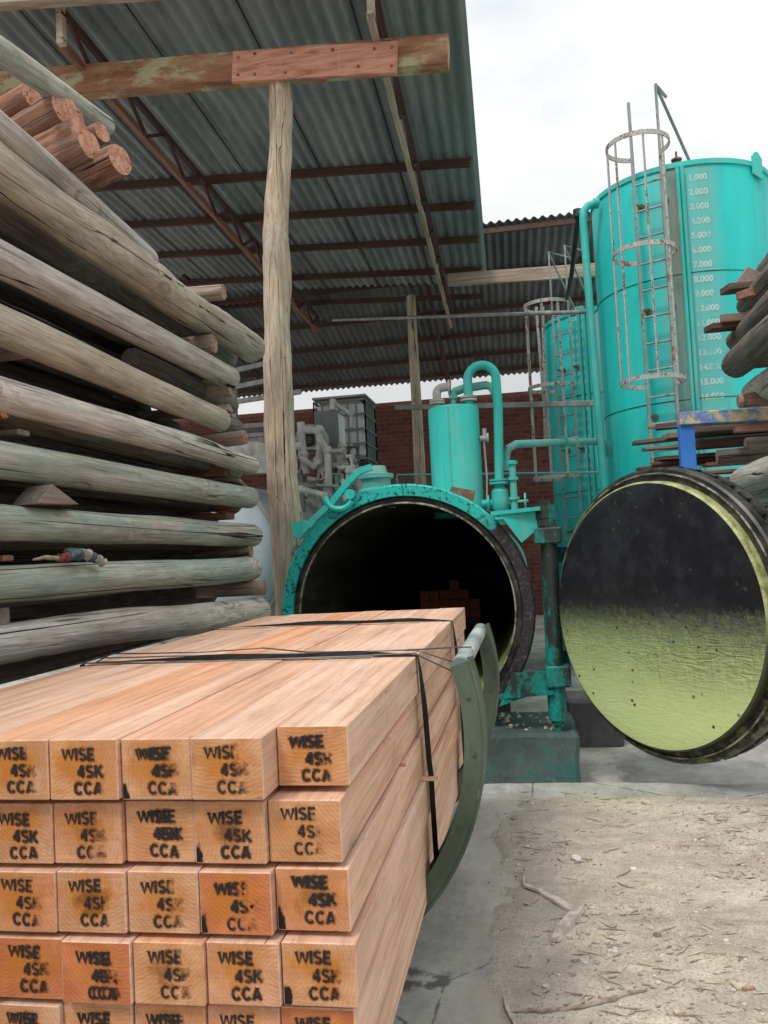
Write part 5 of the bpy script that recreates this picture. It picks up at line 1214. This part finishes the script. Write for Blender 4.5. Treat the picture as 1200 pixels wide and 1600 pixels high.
o = m.build('wedge', MT['plank_grey'], origin=a, smooth=0); tag(o, 'pale triangular wedge standing on the green grey pole near the left edge', 'wedge', 'wooden wedges chocking the poles')
wedge([(313, 596), (346, 596), (332, 582)], 5.5, 0.12, 'small triangular wedge on the cross pole under the cracked grey pole', 'spacer')
wedge([(336, 728), (360, 727), (357, 712), (334, 716)], 5.85, 0.12, 'small orange wedge on the squared block under the flaked pole', 'sawn')
wedge([(336, 785), (353, 784), (351, 768), (342, 770)], 5.86, 0.1, 'small red chock between the two brown blocks and the teal stained pole', 'splice')
wedge([(356, 908), (378, 907), (372, 899), (366, 898)], 5.95, 0.1, 'little wedge on the longest cross pole above the lowest pole', 'plank_grey')
# near end cross pieces at the left picture edge
cross(48, 545, 3.35, 0.042, 0.9, 'cross pole end at the left photo edge under the short tan pole', -0.03, mat='spacer', seed=12)
cross(7, 640, 3.1, 0.035, 0.8, 'reddish cross pole end at the left photo edge above a pale plank', 0.0, mat='red', end='red_end', seed=13)
cboard(38, 676, 3.3, 0.7, 0.09, 0.026, 'pale plank end at the left photo edge on the teal stained pole', mat='plank_grey')
cboard(14, 872, 3.1, 0.6, 0.07, 0.025, 'small brown block end at the left photo edge beside the rag pole')
cboard(9, 963, 3.05, 0.6, 0.06, 0.07, 'grey block end at the left photo edge on the lowest pole', mat='plank_grey')
# fresh red poles laid across the top
rp = [((50, 150), 4.35, 0.066, 'red barked pole at the left end of the fresh bundle, on its own'), ((102, 170), 4.3, 0.088, 'thickest fresh red pole, split pale end facing the camera'), ((118, 180), 4.42, 0.058, 'fresh red pole tucked behind the thickest one'),
      ((125, 203), 4.28, 0.068, 'fresh red pole directly under the thickest one'), ((142, 224), 4.24, 0.072, 'fresh red pole low in the bundle, its end seen edge on'), ((160, 205), 4.4, 0.052, 'smallest fresh red pole sticking out to the right'), ((188, 249), 4.3, 0.08, 'lowest and longest fresh red pole with a knot below its end')]
for i, ((px, py), Y, r, lab) in enumerate(rp):
    r *= 1.14
    a = atY(px, py, Y); d = V((-1, 0.32, -0.10)).normalized()
    o = pole('red_pole', a, a+d*1.5, r, r*1.05, MT['red'], MT['red_end'], seed=70+i, bend=0.02, rough=0.10, seg=20, step=0.05, round_end=0.96, knots=((0.10, 250, 0.35, 0.05),) if i == 6 else ())
    tag(o, lab, 'pole', 'fresh red poles across the top of the left stack')
# crumpled rag on the second pole
rag = thing('rag', 'crumpled dirty blue and pale rag with a red scrap lying on a weathered pole', 'rag', atX(125, 872, -2.02))
def blob(pts, rr, amp, seed, name, mat):
    m = MB(); P = []; Rr = []
    for i in range(len(pts)-1):
        for t in (0, 0.2, 0.4, 0.6, 0.8): P.append(lerp(V(pts[i]), V(pts[i+1]), t)); Rr.append(lerp(rr[i], rr[i+1], t)*(1+0.25*mnoise.noise(V((i+t, seed, 0))*4)))
    P.append(V(pts[-1])); Rr.append(rr[-1]); m.tube(P, Rr, 18); m.rag(amp, 28, seed); m.rag(amp*0.5, 70, seed); return m.build(name, MT[mat], rag, smooth=60)
rx = -2.0
blob([atX(104, 867, rx), atX(118, 865, rx), atX(133, 868, rx)], [0.024, 0.028, 0.025], 0.012, 1.0, 'blue_fold', 'denim')
blob([atX(138, 868, rx), atX(150, 872, rx), atX(160, 882, rx)], [0.022, 0.02, 0.012], 0.012, 2.0, 'blue_fold', 'denim')
blob([atX(128, 866, rx+0.015), atX(137, 868, rx+0.015)], [0.025, 0.022], 0.012, 3.0, 'pale_cuff', 'palecloth')
blob([atX(152, 873, rx+0.02), atX(160, 880, rx+0.02), atX(167, 875, rx+0.02)], [0.014, 0.016, 0.006], 0.01, 4.0, 'pale_cuff', 'palecloth')
blob([atX(92, 873, rx), atX(104, 871, rx)], [0.016, 0.018], 0.012, 5.0, 'red_scrap', 'redcloth')
blob([atX(52, 874, rx), atX(75, 871, rx), atX(94, 873, rx)], [0.004, 0.010, 0.010], 0.004, 6.0, 'cord', 'glovewood')
# low green steel bits peeping over the pack's left edge are the left hoops of the trolley

# ================================================================== SILVER VESSEL AND PLANT (left, behind the post)
SX, SY, SZ, SR = -3.78, 9.0, 1.58, 0.98
sil = thing('silver_vessel', 'dusty silver pressure vessel with a domed end, behind the trunk post', 'pressure vessel', (SX, SY, YARD))
MB().lathe([(0, -0.34), (0.3, -0.32), (0.6, -0.25), (0.82, -0.14), (0.94, -0.03), (SR, 0.08), (SR, 0.16)], (SX, SY, SZ), (0, 1, 0), seg=72).build('domed_end', MT['silver'], sil)
MB().lathe([(SR-0.002, 0.16), (SR-0.002, 7.0), (0.5, 7.3), (0, 7.35)], (SX, SY, SZ), (0, 1, 0), seg=72).build('shell', MT['silver'], sil)
MB().lathe([(SR, 0.10), (SR+0.05, 0.10), (SR+0.05, 0.20), (SR, 0.20)], (SX, SY, SZ), (0, 1, 0), seg=72).build('flange', MT['dusty'], sil)
for y in (0.8, 4.5): MB().box((SX, SY+y, 0.25), (1.4, 0.25, 1.0)).build('saddle', MT['dark_block'], sil)
m = MB(); q = SZ+SR
a, c = atY(300, 704, 9.2), atY(408, 703, 9.2); m.tube([a, c], 0.10, 16); m.tube([atY(408, 694, 9.2), atY(410, 740, 9.2)], 0.105, 16)
m.tube([atY(408, 700, 9.25), atY(470, 697, 9.4)], 0.05, 12); m.build('header_pipe', MT['dusty_light'], sil)
# platform frame
fr = thing('platform_frame', 'dusty grey steel angle frame rising behind the pole stack, left of the trunk post', 'frame', atY(368, 690, 10.2))
m = MB(); Yf = 10.2
for (px, p0_, p1_) in ((365, 575, 700), (422, 612, 700)): m.bar(atY(px, p0_, Yf), atY(px+2, p1_, Yf), 0.07, 0.07, up=(0, 1, 0))
m.build('upright', MT['steel'], fr)
m = MB()
for (a_, c_) in (((330, 588), (440, 562)), ((362, 606), (440, 590)), ((355, 630), (470, 612))): m.bar(atY(*a_, Yf-0.1), atY(*c_, Yf-0.1), 0.04, 0.06)
m.build('cross_rail', MT['steel'], fr)
m = MB(); a, c = atY(352, 690, 10.4), atY(428, 686, 10.4)
m.box(atY(395, 684, 10.5), (0.62, 0.5, 0.05)); 
for (px, py) in ((370, 668), (425, 664)): m.bar(atY(px, py, 10.3), atY(px+1, py+30, 10.3), 0.05, 0.05, up=(0, 1, 0))
m.bar(atY(366, 667, 10.3), atY(430, 663, 10.3), 0.06, 0.06); m.bar(atY(366, 688, 10.3), atY(432, 684, 10.3), 0.05, 0.10)
m.box(atY(400, 676, 10.6), (0.35, 0.3, 0.12)); m.build('motor_bed', MT['dusty'], fr)
# electrical cabinet
cb = thing('electrical_cabinet', 'dusty grey steel cabinet with a front panel, standing among the pipework', 'cabinet', atY(522, 712, 10.2))
a = atY(510, 676, 10.2); MB().box(a+V((0, 0.2, 0)), (0.30, 0.42, 0.56), bev=0.008).build('body', MT['cabinet'], cb)
m = MB(); pd = a+V((0.155, 0.2, 0)); m.box(pd, (0.012, 0.34, 0.48), bev=0.004); m.build('door', MT['plastic'], cb)
m = MB(); m.box(a+V((0, 0.2, -0.31)), (0.36, 0.46, 0.05)); m.build('base', MT['dusty'], cb)
for k in (-0.12, 0.12): MB().box(a+V((k, 0.2, -0.50)), (0.05, 0.38, 0.36)).build('leg', MT['dusty'], cb)
# IBC tote
ib = thing('bulk_tote', 'dusty white plastic bulk tote in a wire cage, behind the grey cabinet', 'tote', atY(545, 725, 11.6))
bc = atY(541, 678, 11.9); hw, hd, hh = 0.37, 0.40, 0.42
MB().box(bc, (hw*2-0.06, hd*2-0.06, hh*2), bev=0.06).build('bottle', MT['plastic'], ib)
m = MB()
for i in range(7):
    t = lerp(-1, 1, i/6)
    for sy in (-1, 1): m.bar(bc+V((t*hw, sy*hd, -hh)), bc+V((t*hw, sy*hd, hh)), 0.02, 0.02, up=(0, 1, 0))
    for sx in (-1, 1): m.bar(bc+V((sx*hw, t*hd, -hh)), bc+V((sx*hw, t*hd, hh)), 0.02, 0.02, up=(0, 1, 0))
for j in range(5):
    z = lerp(-hh, hh, j/4)
    for s2 in (-1, 1): m.bar(bc+V((-hw, s2*hd, z)), bc+V((hw, s2*hd, z)), 0.022, 0.03); m.bar(bc+V((s2*hw, -hd, z)), bc+V((s2*hw, hd, z)), 0.022, 0.03)
m.build('cage', MT['cabinet'], ib)
MB().box(bc+V((0, 0, hh+0.06)), (hw*2+0.04, hd*2, 0.03)).build('lid_board', MT['dusty'], ib)
MB().box(bc+V((0, 0, -hh-0.10)), (hw*2+0.04, hd*2, 0.12)).build('pallet', MT['black'], ib)
MB().box(bc+V((0, 0, -hh-0.62)), (hw*2-0.1, hd*2-0.1, 0.9)).build('stand', MT['dusty'], ib)
# pumps and pipework
pm = thing('pump_pipework', 'tangle of dusty grey pipes, elbows and valves on top of the silver vessel', 'pipework', atY(500, 745, 9.6))
Yp = 9.7
def run(pts, r, name='pipe', mat='dusty_light'):
    m = MB(); P = [atY(px, py, Yp+dy) for px, py, dy in pts]; m.tube(P, r, 12)
    for p in P[1:-1]:
        t = bmesh.ops.create_icosphere(m.bm, subdivisions=2, radius=r*1.35); bmesh.ops.translate(m.bm, vec=p, verts=t['verts'])
    m.build(name, MT[mat], pm)
run([(470, 660, 0), (474, 710, 0), (480, 740, 0)], 0.05); run([(475, 672, 0), (498, 673, 0), (502, 700, 0), (497, 722, 0), (512, 745, 0), (514, 790, 0)], 0.055)
run([(502, 690, -0.1), (512, 704, -0.1), (514, 760, -0.1)], 0.045); run([(470, 716, -0.1), (490, 728, -0.1), (500, 720, -0.1)], 0.035)
run([(520, 624, 0.2), (520, 640, 0.2)], 0.04); run([(520, 628, 0.2), (549, 648, 0.2), (549, 668, 0.2)], 0.03, mat='steel')
run([(515, 705, -0.1), (535, 704, -0.1), (556, 722, -0.1), (557, 740, -0.1)], 0.035, mat='steel'); run([(514, 728, 0), (545, 727, 0)], 0.035)
run([(430, 775, -0.3), (470, 765, -0.2), (512, 775, -0.2)], 0.04); run([(525, 742, 0), (528, 770, 0)], 0.03); run([(480, 748, 0), (520, 752, 0.1)], 0.03)
m = MB(); p = atY(487, 688, 9.9); m.cyl(p+V((0, -0.1, 0)), p+V((0, 0.15, 0)), 0.19, seg=28); m.cyl(p+V((0.02, -0.16, 0)), p+V((0.02, -0.1, 0)), 0.12, seg=24); m.build('pump_casing', MT['dusty'], pm)
m = MB(); p = atY(490, 690, 9.72); m.tube(arc(p, 0.10, 60, 300, 14), 0.016, 8); m.box(p+V((-0.06, 0, 0.02)), (0.13, 0.07, 0.12), bev=0.02); m.build('motor', MT['black'], pm)
m = MB()
for (px, py, w, h) in ((465, 690, 0.30, 0.05), (505, 758, 0.5, 0.06), (560, 735, 0.4, 0.05), (535, 762, 0.3, 0.05)): m.box(atY(px, py, 9.95), (w, 0.4, h))
for (px, p0_, p1_) in ((470, 735, 800), (545, 738, 800), (522, 708, 770), (538, 712, 760)): m.bar(atY(px, p0_, 9.95), atY(px+4, p1_, 9.95), 0.05, 0.06, up=(0, 1, 0))
m.build('support', MT['dusty'], pm)
rp_ = random.Random(31)
for k in range(15):
    x0_ = rp_.uniform(466, 560); y0_ = rp_.uniform(690, 765); q = [(x0_, y0_, rp_.uniform(-0.25, 0.3))]
    for j in range(3):
        a_, b_, d_2 = q[-1]; hv = (j+k) % 2
        q.append((min(575, max(462, a_+(rp_.uniform(-34, 34) if hv else 2))), min(795, max(684, b_+(1 if hv else rp_.uniform(-38, 42)))), d_2+rp_.uniform(-0.08, 0.08)))
    run(q, rp_.choice((0.016, 0.02, 0.028, 0.036)), mat=rp_.choice(('dusty_light', 'dusty', 'steel', 'dark_steel')))
m = MB(); p = atY(566, 745, 9.6); m.lathe([(0.0, 0.12), (0.05, 0.12), (0.09, 0.05), (0.10, -0.04), (0.07, -0.12), (0.04, -0.2)], p, seg=18); m.build('filter_bowl', MT['dusty'], pm)
m = MB(); p = atY(548, 768, 9.3)
for k in range(9):
    a, c = atY(470+k*11, 760+(k*37) % 23, 9.5+0.1*(k % 3)), atY(480+k*11, 775+(k*53) % 22, 9.5+0.1*(k % 3)); m.tube([a, c], 0.018+0.006*(k % 3), 8)
    q_ = lerp(a, c, 0.5); t = bmesh.ops.create_icosphere(m.bm, subdivisions=1, radius=0.045); bmesh.ops.translate(m.bm, vec=q_, verts=t['verts'])
m.build('fittings', MT['dusty_light'], pm)

# ================================================================== RIGHT STACK
RG = 'dark poles stacked at the right edge'
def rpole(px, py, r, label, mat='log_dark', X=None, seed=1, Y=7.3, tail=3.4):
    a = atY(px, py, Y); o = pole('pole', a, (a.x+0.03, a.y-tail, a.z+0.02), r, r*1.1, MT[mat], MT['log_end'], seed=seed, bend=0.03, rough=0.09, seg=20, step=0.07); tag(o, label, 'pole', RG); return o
rpole(1205, 432, 0.14, 'topmost dark pole at the right photo edge, above the triangular block', seed=101, X=2, Y=7.4)
rpole(1168, 480, 0.105, 'dark pole end under the topmost planks at the right edge', seed=102)
rpole(1152, 535, 0.10, 'rounded dark pole end below the long yellowish plank', seed=103)
rpole(1150, 572, 0.12, 'splintered dark pole end with a torn lower edge, at the right photo edge', seed=104)
rpole(1178, 618, 0.12, 'dark pole resting above the squared block near the blue frame', seed=105, mat='log')
rpole(1165, 755, 0.14, 'pale grey pole behind the top of the open door', seed=106, mat='log', Y=7.1)
rpole(1190, 785, 0.12, 'grey pole just below the pale one, mostly behind the door', seed=107, mat='log', Y=7.1)
BG = 'cross planks between the right hand poles'
def rboard(px, py, Y, w, h, label, mat, ln=1.3, tilt=0.0, roll=0, cut=0.0):
    a = atY(px, py, Y); o = board('cross_plank', a, a+V((1, 0.0, tilt)).normalized()*ln, w, h, MT[mat], bev=0.005, roll=roll, cut=cut); tag(o, label, 'plank', BG)
rboard(1132, 452, 7.0, 0.16, 0.055, 'dark flat plank under the topmost triangular block', 'plank_dark', cut=0.02)
rboard(1160, 460, 6.8, 0.10, 0.065, 'short red brown plank end under the dark flat plank', 'plank_brown', cut=0.04)
rboard(1106, 513, 7.0, 0.14, 0.05, 'longest brown plank, sticking out furthest left over the tank', 'plank_dark', cut=0.02)
rboard(1128, 500, 6.95, 0.12, 0.065, 'yellowish plank lying on the longest brown plank', 'plank_grey', cut=-0.03)
rboard(1158, 567, 6.95, 0.13, 0.085, 'thick grey brown block beneath the splintered pole end', 'plank_dark', cut=0.04)
rboard(1162, 626, 6.95, 0.13, 0.10, 'squared brown block above the blue frame', 'plank_dark', cut=0.02)
a = atY(1153, 627, 7.0); o = pole('cross_pole', a, a+V((0.9, 0, 0)), 0.06, 0.06, MT['spacer'], MT['spacer_end'], seed=110, seg=16); tag(o, 'small round cross pole end beside the squared block at right', 'cross pole', BG)
def rwedge(pts, Y, label, mat):
    m = MB(); m.poly([atY(px, py, Y) for px, py in pts], (0.0, 0.16, 0)); bmesh.ops.bevel(m.bm, geom=m.bm.edges[:], offset=0.004, segments=1, affect='EDGES'); o = m.build('wedge', MT[mat], origin=atY(*pts[0], Y), smooth=0); tag(o, label, 'wedge', 'triangular blocks on the right stack')
rwedge([(1149, 443), (1200, 441), (1212, 436), (1168, 416)], 6.98, 'topmost triangular dark block on the right stack', 'plank_grey')
rwedge([(1158, 494), (1200, 491), (1182, 474)], 6.98, 'middle triangular block on the yellowish plank', 'plank_dark')
rwedge([(1155, 558), (1192, 556), (1172, 541)], 6.98, 'lowest triangular block, on the thick grey brown block', 'plank_grey')
# blue frame
bf = thing('blue_frame', 'chipped blue steel frame with a flaking yellow and blue top rail', 'frame', atY(1072, 730, 7.5))
MB().bar(atY(1060, 656, 7.5), atY(1260, 645, 7.5), 0.16, 0.11, bev=0.006).build('top_rail', MT['blue_top'], bf)
q = atY(1075, 790, 7.5); MB().bar(atY(1071, 662, 7.5), V((q.x+0.02, q.y, YARD)), 0.125, 0.10, up=(0, 1, 0), bev=0.005).build('post', MT['blue'], bf)
q = atY(1250, 660, 7.5); MB().bar(q, V((q.x, q.y, YARD)), 0.12, 0.10, up=(0, 1, 0), bev=0.005).build('post', MT['blue'], bf)
# old lumber resting around the frame
LG = 'old dark boards lying on the blue frame rack'
lum = [((1025, 668), 8.0, 0.14, 0.05, 'plank_dark', 'topmost old board left of the blue post, with a square cut end'), ((1040, 682), 7.9, 0.12, 0.05, 'plank_grey', 'grey old board second from the top left of the blue post'), ((990, 692), 8.0, 0.16, 0.035, 'plank_dark', 'longest thin board reaching furthest left across the tank'), ((1006, 702), 7.95, 0.14, 0.03, 'plank_grey', 'thin grey board just under the longest board'),
       ((1028, 717), 7.9, 0.16, 0.035, 'plank_dark', 'dark thin board low on the rack left of the blue post'), ((1018, 726), 7.95, 0.15, 0.03, 'plank_dark', 'lower dark thin board nearly touching the door top'), ((996, 733), 8.0, 0.16, 0.025, 'plank_dark', 'lowest dark board, its long tip just above the door rim'), ((1012, 668), 8.1, 0.05, 0.03, 'plank_brown', 'slim brown stick end at the top of the board pile')]
for (pp, Y, w, h, mt, lab) in lum:
    a = atY(*pp, Y); o = board('old_board', a, a+V((1, -0.02, 0.01+0.01*random.random()))*1.6, w, h, MT[mt], bev=0.004, cut=random.uniform(-0.03, 0.03), rough=0.012); tag(o, lab, 'board', LG)
lum2 = [((1085, 672), 7.75, 0.2, 0.07, 'plank_grey', 'broad grey beam right behind the blue post, under the flaking rail'), ((1085, 695), 7.8, 0.16, 0.08, 'plank_dark', 'heavy dark beam under the broad grey beam, right of the blue post'), ((1148, 673), 7.2, 0.10, 0.04, 'plank_brown', 'red brown plank end beside the round log ends'), ((1100, 727), 7.7, 0.2, 0.03, 'plank_brown', 'reddish board stack top, right of the blue post'), ((1092, 740), 7.6, 0.2, 0.03, 'plank_brown', 'second reddish board right of the blue post'), ((1090, 752), 7.6, 0.2, 0.03, 'plank_brown', 'third reddish board just over the door rim')]
for (pp, Y, w, h, mt, lab) in lum2:
    a = atY(*pp, Y); o = board('old_board', a, a+V((1, -0.01, 0.0))*1.5, w, h, MT[mt], bev=0.004, rough=0.008); tag(o, lab, 'board', LG)
for (px, py, r, lab, sd_) in ((1120, 714, 0.062, 'lower short round log lying by the blue frame, dark end outward', 121), (1165, 697, 0.07, 'upper short round log by the blue frame with a tan end', 122)):
    a = atY(px, py, 7.35); o = pole('short_log', a, a+V((1.2, 0, 0.02)), r, r, MT['log_dark'], MT['spacer_end'], seed=sd_, seg=18); tag(o, lab, 'log', 'short logs on the right rack')
# trestle under the boards and poles (behind the door)
rk = thing('rack', 'dark timber rack hidden behind the open door, carrying the boards and poles', 'rack', (1.9, 7.4, YARD))
for (x, y) in ((1.35, 7.75), (2.6, 7.75), (1.95, 6.2), (2.6, 6.2)):
    MB().box((x, y, (YARD+1.75)/2), (0.12, 0.12, 1.75-YARD)).build('leg', MT['plank_dark'], rk)
MB().box((2.05, 7.75, 1.80), (1.6, 0.6, 0.08)).build('shelf', MT['plank_dark'], rk)
MB().box((2.3, 6.2, 1.80), (0.9, 0.16, 0.08)).build('shelf', MT['plank_dark'], rk)

# ================================================================== DEBRIS ON THE DIRT
def gz(x, y): return max(dirt_z(x, y), 0.0)
def flat_strip(name, pxs, widths, th, mat, label, cat, group=None, rough=0.006):
    m = MB(); ra = []; P = [atZ(px, py, 0.02) for px, py in pxs]
    for i, p in enumerate(P):
        t = (P[min(i+1, len(P)-1)]-P[max(i-1, 0)]); t.z = 0; t.normalize(); n = V((-t.y, t.x, 0)); z = gz(p.x, p.y)+0.004
        w = widths[i]; ra.append([m.bm.verts.new(V((p.x, p.y, z))+n*w*s+V((0, 0, u))) for s, u in ((-1, 0), (1, 0), (0.8, th), (-0.85, th*0.8))])
    for i in range(len(P)-1):
        for k in range(4): m.bm.faces.new((ra[i][k], ra[i][(k+1) % 4], ra[i+1][(k+1) % 4], ra[i+1][k]))
    m.bm.faces.new(ra[0]); m.bm.faces.new(ra[-1][::-1])
    bmesh.ops.subdivide_edges(m.bm, edges=m.bm.edges, cuts=2, use_grid_fill=True); m.rag(rough, 25)
    o = m.build(name, MT[mat], origin=P[0], smooth=40); tag(o, label, cat, group); return o
flat_strip('wood_strip', [(819, 1381), (842, 1391), (868, 1405), (895, 1420)], [0.010, 0.014, 0.017, 0.016], 0.014, 'stick', 'narrow grey splinter of wood meeting a wider broken piece on the dirt', 'splinter')
flat_strip('wood_strip', [(905, 1419), (893, 1437), (880, 1452), (867, 1472)], [0.026, 0.029, 0.031, 0.014], 0.018, 'stick', 'wider broken grey wood piece with a jagged lower end on the dirt', 'splinter')
flat_strip('bark_strip', [(802, 1574), (850, 1577), (905, 1575), (960, 1567), (1010, 1550)], [0.004, 0.005, 0.007, 0.008, 0.003], 0.008, 'bark', 'long thin curved bark strip along the bottom of the dirt', 'bark')
flat_strip('wood_strip', [(786, 1550), (793, 1573), (806, 1597)], [0.004, 0.007, 0.008], 0.008, 'stick', 'small pale sliver upright at the bottom of the concrete edge', 'splinter')
flat_strip('wood_strip', [(820, 1362), (818, 1380)], [0.008, 0.006], 0.01, 'stick', 'tiny splinter pointing up from the narrow grey one', 'splinter')
flat_strip('wood_strip', [(822, 1410), (840, 1402)], [0.014, 0.008], 0.008, 'chip', 'pale wood flake left of the grey splinters', 'splinter')
for (px, py, w, h, mt, lab) in ((1150, 1541, 0.010, 0.024, 'sawn_dull', 'small square pale wood offcut at the lower right of the dirt'), (1170, 1546, 0.022, 0.007, 'sawn_red', 'small reddish wood chip beside the square pale offcut'), (1062, 1590, 0.018, 0.010, 'sawn_dull', 'tan chip at the bottom of the dirt'), (1010, 1255, 0.02, 0.03, 'chip', 'angular pale chip near the far concrete edge')):
    p = atZ(px, py, 0.02); m = MB().box((p.x, p.y, gz(p.x, p.y)+0.006), (w*2, h*2, 0.012), Matrix.Rotation(0.3, 3, 'Z'), 0.002); o = m.build('wood_chip', MT[mt], origin=p); tag(o, lab, 'wood chip')
for (px, py, r, mt, lab) in ((899, 1344, 0.022, 'stone_white', 'white stone in the middle of the dirt'), (990, 1361, 0.012, 'stone_white', 'smaller white stone right of the middle white stone'), (1011, 1254, 0.016, 'stone_white', 'pale round stone near the far concrete edge'), (938, 1266, 0.018, 'stone', 'grey stone on the far left of the dirt near the edge'), (899, 1505, 0.014, 'stone', 'blue grey pebble below the grey splinters'), (852, 1540, 0.012, 'stone', 'grey pebble low on the dirt left of the bark strip'), (1028, 1461, 0.015, 'bark', 'dark red brown clod right of the grey splinters'), (803, 1275, 0.018, 'chip', 'tan lump at the left dirt border')):
    p = atZ(px, py, 0.02); m = MB(); t = bmesh.ops.create_icosphere(m.bm, subdivisions=3, radius=r); bmesh.ops.scale(m.bm, vec=(1.2, 0.9, 0.7), verts=t['verts']); bmesh.ops.translate(m.bm, vec=(p.x, p.y, gz(p.x, p.y)+r*0.3), verts=m.bm.verts); m.rag(r*0.5, 40, px); o = m.build('stone', MT[mt], origin=p); tag(o, lab, 'stone')
# uncountable chips, splinters and pebbles
rng = random.Random(12)
def scatter(name, n, mat, maker, label, cat, y0=2.5, y1=5.55):
    m = MB()
    for i in range(n):
        y = lerp(y0, y1, rng.random()**0.8); x = rng.uniform(-0.28, 2.4)
        dens = mnoise.noise(V((x*1.4, y*1.4, 4)))
        if dens+0.6*mnoise.noise(V((x*5, y*5, 8))) < 0.05 and rng.random() < 0.85: continue
        if x < -0.15 and rng.random() < 0.6: continue
        maker(m, x, y, gz(x, y))
    o = m.build(name, MT[mat], smooth=0); tag(o, label, cat, kind='stuff')
def sliver(m, x, y, z):
    ln = rng.choice((0.006, 0.008, 0.010, 0.012, 0.016, 0.022, 0.035, 0.055)); w = rng.uniform(0.0015, 0.005); a = rng.uniform(0, math.pi) if rng.random() < 0.5 else rng.gauss(0.1, 0.4); d = V((math.cos(a), math.sin(a), rng.uniform(-0.1, 0.12))); n = V((-d.y, d.x, 0)); c = V((x, y, z+0.003))
    bend = n*rng.uniform(-0.15, 0.15)*ln
    t = V((0, 0, rng.uniform(0.0015, 0.004)))
    a_, b_, c_, e_ = c-d*ln-n*w*0.3, c-n*w+bend, c+d*ln, c+n*w+bend
    vs = [m.bm.verts.new(v) for v in (a_, b_, c_, e_)]; vt = [m.bm.verts.new(v+t) for v in (a_, b_, c_, e_)]
    m.bm.faces.new(vt)
    for k in range(4): m.bm.faces.new((vs[k], vs[(k+1) % 4], vt[(k+1) % 4], vt[k]))
def pebble(m, x, y, z):
    r = rng.choice((0.003, 0.004, 0.005, 0.008, 0.012)); t = bmesh.ops.create_icosphere(m.bm, subdivisions=1, radius=r)
    mm = Matrix.Translation((x, y, z+r*0.2)) @ Matrix.Rotation(rng.uniform(0, 6), 4, 'Z') @ Matrix.Diagonal((rng.uniform(0.8, 1.5), 1, rng.uniform(0.5, 0.9), 1)); bmesh.ops.transform(m.bm, matrix=mm, verts=t['verts'])
scatter('wood_slivers', 1900, 'chip', sliver, 'pale wood slivers littering the dirt', 'debris')
scatter('bark_slivers', 520, 'bark', sliver, 'dark bark slivers littering the dirt', 'debris')
scatter('pebbles', 2400, 'stone', pebble, 'small pebbles and clods scattered over the dirt', 'pebbles')

for o in COL.objects:
    if 'label' in o and not 4 <= len(o['label'].replace('-', ' ').split()) <= 16: print('LABEL', o.name, o['label'])
